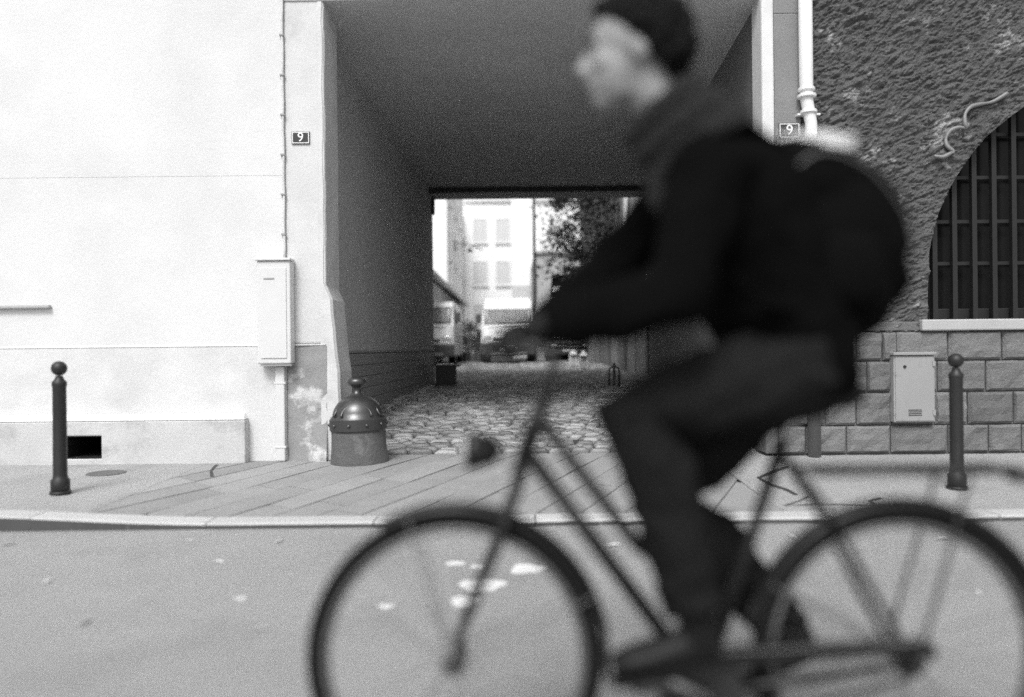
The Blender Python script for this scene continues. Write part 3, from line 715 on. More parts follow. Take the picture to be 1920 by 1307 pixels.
bm = B(); v = [bm.verts.new(p) for p in ((-2.35, 15.4, 3.26), (-2.35, 41.1, 3.26), (-6, 41.1, 4.6), (-6, 15.4, 4.6), (-2.35, 15.4, 3.42), (-2.35, 41.1, 3.42), (-6, 41.1, 4.8), (-6, 15.4, 4.8))]
for f in ((3, 2, 1, 0), (4, 5, 6, 7), (0, 1, 5, 4), (1, 2, 6, 5), (2, 3, 7, 6), (3, 0, 4, 7)): bm.faces.new([v[i] for i in f])
obj('roof', bm, M['roof'], t)
for i in range(7): hole_window(t, (-2.62, 20 + i * 3.1, 1.2), 1.1, 1.5, 'x')
t = thing('tall_building', 'tall bright building rising behind the low pale building', 'building')
obj('wall', box(B(), -14, -3.6, 42, 60, 0.2, 11), M['bwall'], t)
obj('wall', box(B(), -14, -6.1, 15, 41.9, 0.2, 9), M['bwall'], t)
for j in range(3):
    for i in range(4): hole_window(t, (-3.6, 44 + i * 4, 3.0 + j * 3.2), 1.1, 1.7, 'x', M['shutter'])
t = thing('end_building', 'bright multi storey building closing the far end of the court', 'building')
obj('wall', box(B(), -3.55, 6.5, 56, 64, 0.2, 14), M['bwall'], t)
for j in range(3):
    for x in (-2.3, -0.6, 3.4): hole_window(t, (x, 56, 2.6 + j * 3.2), 0.95, 1.7, 'y')
obj('cornice', box(B(), -3.5, 6.5, 55.8, 55.995, 12.0, 12.25), M['shutter'], t)
t = thing('side_building', 'pale grey building with one framed window just left of the garage', 'building')
obj('wall', box(B(), 0.05, 1.30, 40, 48, 0.2, 10.5), M['bwall'], t)
obj('wall', box(B(), 0.045, 1.30, 39.95, 39.998, 0.2, 4.4), M['bwall2'], t)
hole_window(t, (0.52, 39.94, 2.8), 0.42, 1.4, 'y')
obj('rain_pipe', tube(B(), [(1.22, 39.85, 0.5), (1.22, 39.85, 10)], 0.06, 10), M['shutter'], t)
t = thing('garage_building', 'grey flat roofed garage with tall dark doorway behind the black car', 'building')
bm = B(); rect_with_holes(bm, 0.98, 2.95, 0.3, 5.05, 32.0, 32.5, [(1.72, 2.75, 0.3, 4.15)]); obj('wall', bm, M['bwall3'], t)
obj('wall', box(B(), 0.98, 6.5, 32.505, 38, 0.3, 5.0), M['bwall3'], t)
obj('cornice', box(B(), 0.94, 3.0, 31.88, 32.4, 5.055, 5.16), M['roof'], t)
d = obj('door', box(B(), 1.722, 2.748, 32.2, 32.26, 0.32, 3.1), M['doord'], t)
obj('transom_window', box(B(), 1.722, 2.748, 32.2, 32.26, 3.18, 4.148), M['glass'], t)
obj('transom_bar', box(B(), 1.722, 2.748, 32.15, 32.28, 3.105, 3.175), M['shutter'], t)
obj('notice', box(B(), 1.82, 2.14, 32.18, 32.198, 3.38, 3.62), M['white'], t)
for i in range(3): obj('door_pane', box(B(), 1.80 + i * 0.31, 2.02 + i * 0.31, 32.185, 32.198, 1.9, 2.9), M['wglass'], d)
obj('rain_pipe', tube(B(), [(1.0, 31.9, 0.5), (1.0, 31.9, 9.5)], 0.055, 10), M['steel'], t)
t = thing('creeper_building', 'grey courtyard building on the right with climbing plant and downpipe', 'building')
obj('wall', box(B(), 2.96, 9, 14.7, 31.9, 0.2, 7.4), M['ivywall'], t)
obj('wall_patch', box(B(), 2.94, 2.958, 14.9, 18.2, 2.2, 7.5), M['bwall2'], t)
obj('rain_pipe', tube(B(), [(2.86, 18.5, 0.4), (2.86, 18.5, 7.2)], 0.06, 10), M['pipe'], t)
# boards of a gate along the right side of the court
t = thing('plank_gate', 'weathered vertical plank gate along the right side of the court', 'gate')
y = 15.4; i = 0
while y < 27:
    w = random.uniform(0.35, 0.75); px = 2.80 + random.uniform(-0.03, 0.03)
    obj('plank', box(B(), px - 0.025, px + 0.025, y, y + w - 0.03, lane_z(2.8, y) - 0.02, 2.35 + random.uniform(-0.03, 0.03)), M['plank'], t); y += w
obj('rail', box(B(), 2.86, 2.93, 15.4, 27, 1.9, 2.0), M['plank'], t)
# climbing plant
def leaf_cloud(fn, n, size, m, name, parent, seed=1):
    rnd = random.Random(seed); V, F = [], []
    for _ in range(n):
        p = fn(rnd)
        if p is None: continue
        q = Matrix.Rotation(rnd.uniform(0, 6.28), 3, 'Z') @ Matrix.Rotation(rnd.uniform(-1.2, 1.2), 3, 'X') @ Matrix.Rotation(rnd.uniform(-1, 1), 3, 'Y'); s = size * rnd.uniform(0.6, 1.3); k = len(V)
        for a_ in ((-0.5, 0, 0), (-0.1, 0.32, 0.06), (0.5, 0, -0.05), (-0.1, -0.32, 0.06)): V.append(tuple(Vector(p) + q @ (Vector(a_) * s)))
        F.append((k, k + 1, k + 2, k + 3))
    me = bpy.data.meshes.new(name); me.from_pydata(V, [], F); return mesh_obj(name, me, m, parent)
t = thing('climbing_plant', 'leafy climbing plant hanging from the wall over the court', 'plant')
rv = random.Random(4); clumps = []
for _ in range(75):
    y = rv.uniform(20, 29); out = rv.random() ** 1.3
    z = rv.uniform(4.2, 7.6) - out * 0.8
    clumps.append(((2.9 - out * 1.55 * min(1, (y - 17) / 7), y, z), rv.uniform(0.22, 0.5)))
for _ in range(16): clumps.append(((rv.uniform(1.9, 2.7), rv.uniform(22, 28), rv.uniform(3.0, 4.2)), rv.uniform(0.12, 0.22)))
def in_clumps(r_):
    c, q = r_.choice(clumps); d = Vector((r_.gauss(0, 1), r_.gauss(0, 1), r_.gauss(0, 0.8)))
    return Vector(c) + d * q * 0.6
leaf_cloud(in_clumps, 6500, 0.15, M['leaf'], 'foliage', t)
for i in range(14):
    c = clumps[i * 5][0]; y0 = c[1]
    obj('stem', tube(B(), [(2.93, y0 + 0.4, lane_z(2.8, y0)), (2.9, y0 + 0.3, 2.4), (2.85, y0 + 0.1, 3.6), c, (c[0] - 0.1, c[1], c[2] - 0.9 - rv.random())], [0.03, 0.028, 0.024, 0.014, 0.006], 6), M['stem'], t)
# wall lamp
t = thing('street_lamp', 'bracket street lamp on a long arm high above the court', 'street lamp', (-3.55, 47.5, 7.4))
obj('arm', tube(B(), [(0, 0, 0.35), (0.8, 0, 0.25), (1.75, 0, -0.12)], 0.035, 8), M['steel'], t)
obj('brace', tube(B(), [(0, 0, -0.1), (0.7, 0, 0.2)], 0.025, 6), M['steel'], t)
obj('lamp_shade', lathe(B(), [(0.03, 0.25), (0.06, 0.2), (0.22, 0.0), (0.2, -0.02), (0.02, -0.03)], 16, (0.95, 0, -0.2)), M['steel'], t)
obj('wall_plate', box(B(), -0.05, 0.02, -0.1, 0.1, -0.2, 0.5), M['steel'], t)
# potted shrubs
def shrub(x, y, h, w, potm, label, seed):
    z = lane_z(x, y); t = thing('potted_shrub', label, 'plant', (x, y, z), 'potted shrubs in the court')
    obj('pot', lathe(B(), [(0.13, 0), (0.18, 0.32), (0.195, 0.33), (0.195, 0.37), (0.16, 0.37), (0.155, 0.33)], 18), potm, t, smooth=True)
    rr = random.Random(seed)
    for k in range(5): obj('stem', tube(B(), [(0, 0, 0.3), (rr.uniform(-.1, .1), rr.uniform(-.1, .1), 0.3 + h * 0.4), (rr.uniform(-w, w) * .7, rr.uniform(-w, w) * .7, 0.3 + h * 0.8)], [0.014, 0.01, 0.004], 6), M['stem'], t)
    cl = [Vector((rr.uniform(-w, w), rr.uniform(-w, w), 0.45 + rr.random() * h)) for _ in range(14)]
    leaf_cloud(lambda r_: r_.choice(cl) + Vector((r_.gauss(0, 1), r_.gauss(0, 1), r_.gauss(0, 1))) * 0.11, 700, 0.10, M['leaf'], 'foliage', t, seed)
shrub(-1.72, 28.2, 1.0, 0.3, M['blackpl'], 'leafy dark shrub in the court beside the parked white vehicle', 3)
shrub(-1.30, 28.6, 0.75, 0.22, M['pot'], 'shrub in a white pot left of the white van', 8)
# vans
def van(name, label, x, y, rz, h_roof, sign):
    z = lane_z(x, y); t = thing(name, label, 'van', (x, y, z), 'vans parked in the court', rz)
    prof = [(0.02, 0.32), (0.0, 0.74), (0.06, 0.95), (0.16, 1.28), (0.22, 1.34), (0.58, 1.88), (0.66, 1.93), (0.95, h_roof - 0.06), (1.3, h_roof), (4.6, h_roof), (4.95, h_roof - 0.1), (5.0, 1.2), (5.0, 0.32)]
    def hw(zz): return 0.93 - 0.10 * max(0, (zz - 1.2)) ** 1.3
    bm = B(); cols = []
    for s in (-1, -0.86, 0.86, 1):
        cols.append([bm.verts.new((hw(pz) * s, py + (0.10 * max(0, 1 - py / 0.8) if abs(s) == 1 and py < 0.8 else 0), pz)) for py, pz in prof])
    n = len(prof)
    for c0, c1 in zip(cols, cols[1:]):
        for i in range(n): bm.faces.new((c0[i], c1[i], c1[(i + 1) % n], c0[(i + 1) % n]))
    bm.faces.new(cols[0]); bm.faces.new(cols[-1][::-1])
    obj('body', bm, M['vanwhite'], t, bevel=0.035, seg=3)
    def onprof(zz):
        for (ya, za), (yb, zb) in zip(prof, prof[1:]):
            if za <= zz <= zb and zb > za: return ya + (yb - ya) * (zz - za) / (zb - za)
        return 0
    bm = B(); q = []
    for zz, s in ((1.36, 0.78), (1.85, 0.72)):
        yy = onprof(zz) - 0.014; q.append([bm.verts.new((u, yy, zz)) for u in (-s, -s * 0.5, 0, s * 0.5, s)])
    for k in range(4): bm.faces.new((q[0][k], q[0][k + 1], q[1][k + 1], q[1][k]))
    bmesh.ops.solidify(bm, geom=bm.faces, thickness=0.01); w = obj('windscreen', bm, mat('windscreen', 0.42, 0.08), t)
    bm = B(); rect_with_holes(bm, -0.83, 0.83, 1.33, 1.89, 0, 0.01, [(-0.77, 0.77, 1.37, 1.845)])
    for v_ in bm.verts: v_.co.y += onprof(min(1.88, max(1.34, v_.co.z))) - 0.022
    obj('windscreen_seal', bm, M['bumper'], w)
    for s in (-1, 1): obj('wiper', tube(B(), [(0.1 * s + 0.15, onprof(1.36) - 0.035, 1.355), (0.5 * s + 0.15, onprof(1.42) - 0.04, 1.40)], 0.012, 6), M['bumper'], w)
    obj('bumper', box(B(), -0.95, 0.95, -0.10, 0.10, 0.30, 0.70), M['bumper'], t, bevel=0.05)
    obj('bumper_trim', box(B(), -0.6, 0.6, -0.115, -0.102, 0.34, 0.42), mat('bumper_grey', 0.3, 0.6), t)
    obj('grille', box(B(), -0.5, 0.5, -0.02, 0.05, 0.76, 0.86), M['bumper'], t, bevel=0.01)
    for s in (-1, 1):
        obj('headlight', box(B(), min(s * 0.56, s * 0.86), max(s * 0.56, s * 0.86), 0.0, 0.10, 0.76, 0.95), M['lamp'], t, bevel=0.03)
        m_ = obj('mirror', box(B(), min(s * 0.93, s * 1.12), max(s * 0.93, s * 1.12), 0.42, 0.52, 1.40, 1.72), M['bumper'], t, bevel=0.03)
        obj('arm', tube(B(), [(s * 0.86, 0.5, 1.5), (s * 0.97, 0.48, 1.5)], 0.02, 6), M['bumper'], m_)
        for yy in (0.85, 4.1):
            ww = obj('wheel', cyl_y(B(), (0, 0), 0.33, -0.11, 0.11, 24), M['tyre'], t, bevel=0.03); ww.rotation_euler.z = R(90); ww.location = (s * 0.82, yy, 0.33)
            obj('rim', cyl_y(B(), (0, 0), 0.2, -0.115, 0.115, 16), M['alu'], ww)
        bm = B(); v_ = [bm.verts.new(p) for p in ((s * 0.935, 0.75, 1.33), (s * 0.935, 1.5, 1.33), (s * 0.895, 1.5, 1.82), (s * 0.895, 0.98, 1.82))]; bm.faces.new(v_); bmesh.ops.solidify(bm, geom=bm.faces, thickness=0.008); obj('side_window', bm, M['glass'], t)
    obj('number_plate', box(B(), -0.26, 0.26, -0.122, -0.103, 0.48, 0.58), M['white'], t)
    obj('bonnet_gap', box(B(), -0.7, 0.7, onprof(1.22) - 0.012, onprof(1.22) + 0.02, 1.215, 1.235), M['bumper'], t)
    if sign:
        o = mesh_obj('lettering', text_mesh(sign, 0.16), M['bumper'], t); o.location = (-0.30, onprof(1.05) - 0.008, 1.06); o.rotation_euler.x = R(-16)
    return t
van('delivery_van', 'white high roofed van parked facing us in the middle of the court', -0.13, 25.6, 0, 2.33, 'CIT')
van('delivery_van', 'white van half hidden behind the left edge of the passage opening', -3.0 + 0.25, 23.3, 0, 2.1, None)
# dark car
t = thing('parked_car', 'black car with bright reflections parked before the garage', 'car', (2.25, 29.2, lane_z(2.2, 29.2)))
prof = [(0.03, 0.22), (0.0, 0.55), (0.08, 0.70), (0.55, 0.82), (1.15, 0.92), (1.75, 1.36), (2.1, 1.43), (3.2, 1.40), (3.9, 1.0), (4.1, 0.9), (4.1, 0.25)]
bm = B(); cols = []
for s in (-1, -0.85, 0.85, 1):
    cols.append([bm.verts.new(((0.86 - 0.32 * max(0, pz - 0.85)) * s, py + (0.14 * max(0, 1 - py / 0.6) if abs(s) == 1 and py < 0.6 else 0), pz)) for py, pz in prof])
for c0, c1 in zip(cols, cols[1:]):
    for i in range(len(prof)): bm.faces.new((c0[i], c1[i], c1[(i + 1) % len(prof)], c0[(i + 1) % len(prof)]))
bm.faces.new(cols[0]); bm.faces.new(cols[-1][::-1]); obj('body', bm, M['carblack'], t, bevel=0.05, seg=3)
bm = B(); v_ = [bm.verts.new(p) for p in ((-0.74, 1.17, 0.95), (0.74, 1.17, 0.95), (0.62, 1.72, 1.355), (-0.62, 1.72, 1.355))]; bm.faces.new(v_); bmesh.ops.solidify(bm, geom=bm.faces, thickness=0.012); obj('windscreen', bm, mat('car_glass', 0.30, 0.06), t)
for s in (-1, 1):
    obj('headlight', box(B(), min(s * 0.5, s * 0.8), max(s * 0.5, s * 0.8), -0.005, 0.12, 0.56, 0.69), M['lamp'], t, bevel=0.03)
    obj('mirror', box(B(), min(s * 0.82, s * 0.98), max(s * 0.82, s * 0.98), 1.25, 1.33, 0.95, 1.06), M['carblack'], t, bevel=0.03)
    for yy in (0.75, 3.25):
        ww = obj('wheel', cyl_y(B(), (0, 0), 0.3, -0.1, 0.1, 24), M['tyre'], t, bevel=0.03); ww.rotation_euler.z = R(90); ww.location = (s * 0.74, yy, 0.3)
        obj('rim', cyl_y(B(), (0, 0), 0.19, -0.105, 0.105, 16), M['alu'], ww)
obj('grille', box(B(), -0.42, 0.42, -0.012, 0.05, 0.52, 0.62), M['chrome'], t, bevel=0.01)
obj('bumper', box(B(), -0.84, 0.84, -0.06, 0.1, 0.22, 0.46), M['bumper'], t, bevel=0.04)
obj('number_plate', box(B(), -0.26, 0.26, -0.075, -0.062, 0.36, 0.46), M['white'], t)
for k in (-0.35, 0.1, 0.4): obj('wiper', tube(B(), [(k - 0.2, 1.16, 0.955), (k + 0.2, 1.2, 0.985)], 0.012, 6), M['chrome'], t)
# bin by the passage end
t = thing('litter_bin', 'black square bin with a pale lid at the far left corner of the passage', 'bin', (-1.20, 13.55, lane_z(-1.2, 13.5) - 0.01))
bm = B(); prism(bm, [(-0.17, -0.15), (0.17, -0.15), (0.17, 0.15), (-0.17, 0.15)], 0, 0.40)
for v_ in bm.verts:
    if v_.co.z > 0.2: v_.co.x *= 1.08; v_.co.y *= 1.08
obj('tub', bm, M['blackpl'], t, bevel=0.015); obj('lid', box(B(), -0.17, 0.15, -0.14, 0.15, 0.402, 0.425), M['pot'], t, bevel=0.008); obj('rim', box(B(), -0.19, 0.26, -0.17, 0.17, 0.37, 0.399), M['blackpl'], t, bevel=0.008)  # lid coloured pale to stand in for light on the bin's top
# hoop and short posts
t = thing('hoop_barrier', 'small metal hoop barrier with a post on the cobbles at the right', 'barrier', (1.76, 12.9, lane_z(1.76, 12.9) - 0.01))
obj('hoop', tube(B(), [(-0.085, 0, 0), (-0.085, 0, 0.28)] + arc((0, 0, 0.28), 0.085, 180, 0, 12) + [(0.085, 0, 0)], 0.016, 10), M['iron'], t, smooth=True)
obj('post', tube(B(), [(0, 0, 0), (0, 0, 0.36)], 0.026, 10), M['bumper'], t); obj('cap', lathe(B(), [(0.03, 0.36), (0.035, 0.39), (0.02, 0.42), (0.005, 0.425)], 14), M['alu'], t)
for x, y, lab in ((1.93, 20.2, 'nearer of two short posts with pale caps before the plank gate'), (1.80, 21.9, 'farther of two short posts with pale caps near the black car')):
    t = thing('parking_post', lab, 'post', (x, y, lane_z(x, y) - 0.01), 'short parking posts in the court')
    for s in (-1, 1): obj('leg', tube(B(), [(s * 0.11, 0, 0), (s * 0.10, 0, 0.38)], 0.022, 8), M['shutter'], t)
    obj('panel', box(B(), -0.08, 0.08, -0.015, 0.015, 0.05, 0.36), M['roof'], t); obj('base', box(B(), -0.16, 0.16, -0.06, 0.06, 0, 0.03), M['bumper'], t)
    obj('cap', lathe(B(), [(0.12, 0.38), (0.11, 0.42), (0.05, 0.47), (0.04, 0.53), (0.005, 0.54)], 14), M['pot'], t)
# ------------------------------------------------------------------ bicycle (rides towards -x in the plane y = BY)
BY = 1.795
bk = thing('bicycle', 'dark city bicycle with mudguards and chain guard ridden past the camera', 'bicycle', (0, 0, 0))
FH, RH, WR = Vector((-0.145, BY, 0.258)), Vector((0.925, BY, 0.258)), 0.356
BB = Vector((0.450, BY, 0.185)); ST = Vector((0.650, BY, 0.775)); HT, HB = Vector((0.070, BY, 0.865)), Vector((0.025, BY, 0.735))
def wheel(c, rear):
    e = bpy.data.objects.new('wheel', None); link(e, bk); e.location = c
    obj('tyre', torus(B(), (0, 0, 0), WR - 0.020, 0.021, 0.020, 96, 12), M['tyre'], e, smooth=True)
    obj('rim', torus(B(), (0, 0, 0), WR - 0.046, 0.010, 0.014, 96, 8), M['spoke'], e, smooth=True)
    obj('hub', lathe(B(), [(0.008, -0.065), (0.008, -0.04), (0.03, -0.036), (0.03, -0.03), (0.016, -0.02), (0.016, 0.02), (0.03, 0.03), (0.03, 0.036), (0.008, 0.04), (0.008, 0.065)], 18), M['alu'], e, smooth=True).rotation_euler.x = R(90)
    bm = B()
    for k in range(36):
        t0 = 2 * math.pi * k / 36; s = 1 if k % 2 else -1; t1 = t0 + (0.75 if (k // 2) % 2 else -0.75)
        tube(bm, [(0.028 * math.cos(t1), s * 0.033, 0.028 * math.sin(t1)), ((WR - 0.05) * math.cos(t0), 0, (WR - 0.05) * math.sin(t0))], 0.0009, 4)
    o = obj('spokes', bm, M['spoke'], e)
    if rear:
        obj('sprocket', cyl_y(B(), (0, 0), 0.038, -0.050, -0.046, 24), M['steel'], e)
    return e
wheel(FH, False); wheel(RH, True)
def guard(c, a0, a1, name='mudguard'):
    bm = B(); n = 48; rings = []; w = 0.030
    for i in range(n + 1):
        t = R(a0 + (a1 - a0) * i / n); d = Vector((math.cos(t), 0, math.sin(t))); ring = []
        for k in range(9):
            u = -1 + 2 * k / 8; ring.append(c + d * (WR + 0.020 - 0.016 * u * u) + Vector((0, w * u, 0)))
        for k in range(8, -1, -1):
            u = -1 + 2 * k / 8; ring.append(c + d * (WR + 0.0175 - 0.016 * u * u) + Vector((0, w * u * 0.97, 0)))
        rings.append([bm.verts.new(p) for p in ring])
    m = len(rings[0])
    for r0, r1 in zip(rings, rings[1:]):
        for k in range(m): bm.faces.new((r0[k], r0[(k + 1) % m], r1[(k + 1) % m], r1[k]))
    bm.faces.new(rings[0]); bm.faces.new(rings[-1][::-1])
    g = obj(name, bm, M['bframe'], bk, smooth=True)
    for s in (-1, 1):
        for t in (a0 + (a1 - a0) * 0.12, a0 + (a1 - a0) * 0.9):
            obj('stay', tube(B(), [c + Vector((0, s * 0.055, 0)), c + Vector((math.cos(R(t)) * (WR + 0.01), s * 0.031, math.sin(R(t)) * (WR + 0.01)))], 0.0025, 6), M['alu'], g)
    return g
guard(FH, 12, 118); gm = guard(RH, -5, 168)
bm = B(); P0 = FH + Vector((math.cos(R(12)) * (WR + 0.015), 0, math.sin(R(12)) * (WR + 0.015)))
box(bm, -0.004, 0.004, -0.035, 0.035, -0.13, 0.01); o = obj('mud_flap', bm, M['blackpl'], bk); o.location = P0
# frame: low twin tubes, seat tube, stays
bm = B()
tube(bm, [HB + Vector((0.005, 0, 0.02)), BB], 0.019, 12)
tube(bm, [HT + Vector((-0.01, 0, -0.03)), (0.30, BY, 0.52), BB.lerp(ST, 0.33)], 0.016, 12)
tube(bm, [BB, ST], 0.016, 12); tube(bm, [HB - (HT - HB) * 0.05, HT + (HT - HB) * 0.1], 0.021, 14)
for s in (-1, 1):
    tube(bm, [BB + Vector((0, s * 0.03, 0)), BB.lerp(RH, 0.35) + Vector((0, s * 0.045, 0)), RH + Vector((0, s * 0.062, 0))], 0.010, 8)
    tube(bm, [ST + Vector((0, s * 0.02, -0.04)), ST.lerp(RH, 0.3) + Vector((0, s * 0.045, 0)), RH + Vector((0, s * 0.062, 0))], 0.0085, 8)
cyl_y(bm, (BB.x, BB.z), 0.023, BY - 0.036, BY + 0.036, 18)
obj('frame', bm, M['bframe'], bk, smooth=True)
bm = B(); CR = HB + Vector((-0.012, 0, -0.045))
tube(bm, [HB, CR], 0.017, 12)
for s in (-1, 1): tube(bm, [CR + Vector((0, 0, 0.005)), CR + Vector((-0.004, s * 0.045, -0.02)), CR + Vector((-0.06, s * 0.05, -0.17)), FH + Vector((0.02, s * 0.055, 0.08)), FH + Vector((0, s * 0.058, 0))], [0.016, 0.014, 0.012, 0.009, 0.009], 10)
obj('fork', bm, M['bframe'], bk, smooth=True)
# stem, bars, grips, brake levers
GX, GZ = -0.010, 1.008
bm = B(); tube(bm, [HT, HT + Vector((0.035, 0, 0.10)), (0.075, BY, 1.005)], 0.012, 12); tube(bm, [(0.082, BY, 0.995), (0.028, BY, 1.012)], 0.014, 10)
obj('stem', bm, M['steel'], bk, smooth=True)
hb_pts = [(GX + 0.02, BY - 0.30, GZ), (GX + 0.008, BY - 0.20, GZ), (GX - 0.015, BY - 0.12, GZ + 0.01), (GX - 0.015, BY - 0.04, GZ), (GX - 0.015, BY + 0.04, GZ), (GX - 0.015, BY + 0.12, GZ + 0.01), (GX + 0.008, BY + 0.20, GZ), (GX + 0.02, BY + 0.30, GZ)]
hb = obj('handlebar', tube(B(), hb_pts, 0.011, 12), M['spoke'], bk, smooth=True)
for s in (-1, 1):
    obj('grip', tube(B(), [(GX + 0.02, BY + s * 0.31, GZ), (GX + 0.010, BY + s * 0.205, GZ)], 0.016, 12), M['blackpl'], hb, smooth=True)
    lv = obj('brake_lever', tube(B(), [(GX - 0.015, BY + s * 0.16, GZ), (GX - 0.05, BY + s * 0.17, GZ - 0.012), (GX - 0.055, BY + s * 0.22, GZ - 0.02), (GX - 0.04, BY + s * 0.285, GZ - 0.025)], [0.009, 0.008, 0.006, 0.006], 8), M['steel'], hb, smooth=True)
    obj('brake_cable', tube(B(), [(GX - 0.03, BY + s * 0.16, GZ), (GX - 0.10, BY + s * 0.12, GZ + 0.03), (GX - 0.08, BY + s * 0.04, GZ - 0.08), (0.03, BY + s * 0.02, 0.80)], 0.003, 6), M['blackpl'], hb, smooth=True)
# saddle and post
obj('seat_post', tube(B(), [ST - Vector((0.01, 0, 0.03)), ST + Vector((0.033, 0, 0.08))], 0.0135, 12), M['alu'], bk, smooth=True)
bm = B(); loft(bm, [((0.535, BY, 0.872), 0.012, 0.014), ((0.565, BY, 0.872), 0.022, 0.024), ((0.635, BY, 0.870), 0.028, 0.040), ((0.715, BY, 0.872), 0.036, 0.085), ((0.785, BY, 0.882), 0.036, 0.105), ((0.82, BY, 0.887), 0.022, 0.075)], 18)
obj('saddle', bm, M['shoe'], bk, smooth=True)
# crank, chain guard, chain, pedals
ck = obj('chainring', cyl_y(B(), (BB.x, BB.z), 0.085, BY - 0.050, BY - 0.046, 36), M['steel'], bk)
pa = R(155)
PD = {}
for s, ang in ((-1, pa), (1, pa + math.pi)):
    e = BB + Vector((0.168 * math.cos(ang), s * 0.075, 0.168 * math.sin(ang)))
    c_ = obj('crank', tube(B(), [BB + Vector((0, s * 0.060, 0)), e], [0.013, 0.010], 10), M['alu'], bk, smooth=True)
    PD[s] = e + Vector((0, s * 0.055, 0))
    p_ = obj('pedal', box(B(), PD[s].x - 0.045, PD[s].x + 0.045, PD[s].y - 0.042, PD[s].y + 0.042, PD[s].z - 0.012, PD[s].z + 0.012), M['blackpl'], c_, bevel=0.004)
bm = B(); q = []
for i in range(13):
    t_ = R(215 - 125 * i / 12); q.append((BB.x + 0.118 * math.cos(t_), BB.z + 0.118 * math.sin(t_)))
q += [(RH.x, RH.z + 0.060), (RH.x + 0.05, RH.z + 0.045), (RH.x + 0.05, RH.z + 0.010), (RH.x, RH.z + 0.022)]
for i in range(12, -1, -1):
    t_ = R(215 - 125 * i / 12); q.append((BB.x + 0.072 * math.cos(t_), BB.z + 0.072 * math.sin(t_)))
extrude_xz(bm, q, BY - 0.068, BY - 0.056); obj('chain_guard', bm, M['bframe'], bk, bevel=0.003)
obj('chain', tube(B(), [(BB.x, BY - 0.048, BB.z - 0.086), (RH.x, BY - 0.048, RH.z - 0.039)], 0.006, 6), M['steel'], bk)
obj('guard_trim', tube(B(), [(BB.x - 0.01, BY - 0.070, BB.z + 0.108), (RH.x + 0.01, BY - 0.070, RH.z + 0.055)], 0.0035, 6), M['chrome'], bk)
# head lamp, rear rack, rear lamp
hl = obj('headlamp', lathe(B(), [(0.012, 0.06), (0.032, 0.045), (0.044, 0.0), (0.046, -0.02), (0.042, -0.024)], 22), M['bframe'], bk, smooth=True)
hl.rotation_euler = (0, R(90), 0); hl.location = (-0.09, BY, 0.755)
o = obj('lens', lathe(B(), [(0.041, -0.0235), (0.038, -0.030), (0.004, -0.036)], 22), M['lamp'], hl, smooth=True)
obj('lamp_bracket', tube(B(), [(-0.03, BY, 0.75), (0.0, BY, 0.71), (0.012, BY, 0.69)], 0.006, 8), M['alu'], bk)
rk = obj('rack', tube(B(), [(0.70, BY - 0.055, 0.70), (1.18, BY - 0.065, 0.70), (1.20, BY, 0.70), (1.18, BY + 0.065, 0.70), (0.70, BY + 0.055, 0.70)], 0.005, 8), M['steel'], bk, smooth=True)
for s in (-1, 1):
    obj('rack_leg', tube(B(), [RH + Vector((0.01, s * 0.07, 0.02)), (1.06, BY + s * 0.065, 0.70)], 0.005, 8), M['steel'], rk); obj('rack_rail', tube(B(), [(0.70, BY + s * 0.02, 0.70), (1.19, BY + s * 0.02, 0.70)], 0.004, 8), M['steel'], rk)
obj('rear_lamp', box(B(), 1.20, 1.225, BY - 0.035, BY + 0.035, 0.665, 0.705), M['bumper'], bk, bevel=0.008)

# ------------------------------------------------------------------ rider
ps = thing('person', 'cyclist in black jacket and dark trousers leaning over the handlebar in profile', 'person', (0.7, BY, 0.88))
ps.location = (0, 0, 0)
HC = Vector((0.282, BY, 1.698))                       # head centre
NB = Vector((0.470, BY, 1.455))                       # neck base
HIP = {s: Vector((0.648, BY + s * 0.095, 0.955)) for s in (-1, 1)}
SH = {s: Vector((0.430, BY + s * 0.185, 1.375)) for s in (-1, 1)}
EL = {-1: Vector((0.340, BY - 0.275, 1.112)), 1: Vector((0.215, BY + 0.30, 1.165))}
WRI = {s: Vector((0.068, BY + s * 0.262, 1.045)) for s in (-1, 1)}
KN = {-1: Vector((0.258, BY - 0.125, 0.850)), 1: Vector((0.375, BY + 0.115, 0.605))}
AN = {-1: Vector((0.405, BY - 0.128, 0.395)), 1: Vector((0.705, BY + 0.125, 0.262))}
TOE = {-1: PD[-1] + Vector((-0.05, 0, 0.045)), 1: PD[1] + Vector((-0.05, 0, 0.045))}
HEEL = {-1: AN[-1] + Vector((0.035, 0, -0.055)), 1: AN[1] + Vector((0.04, 0, -0.02))}
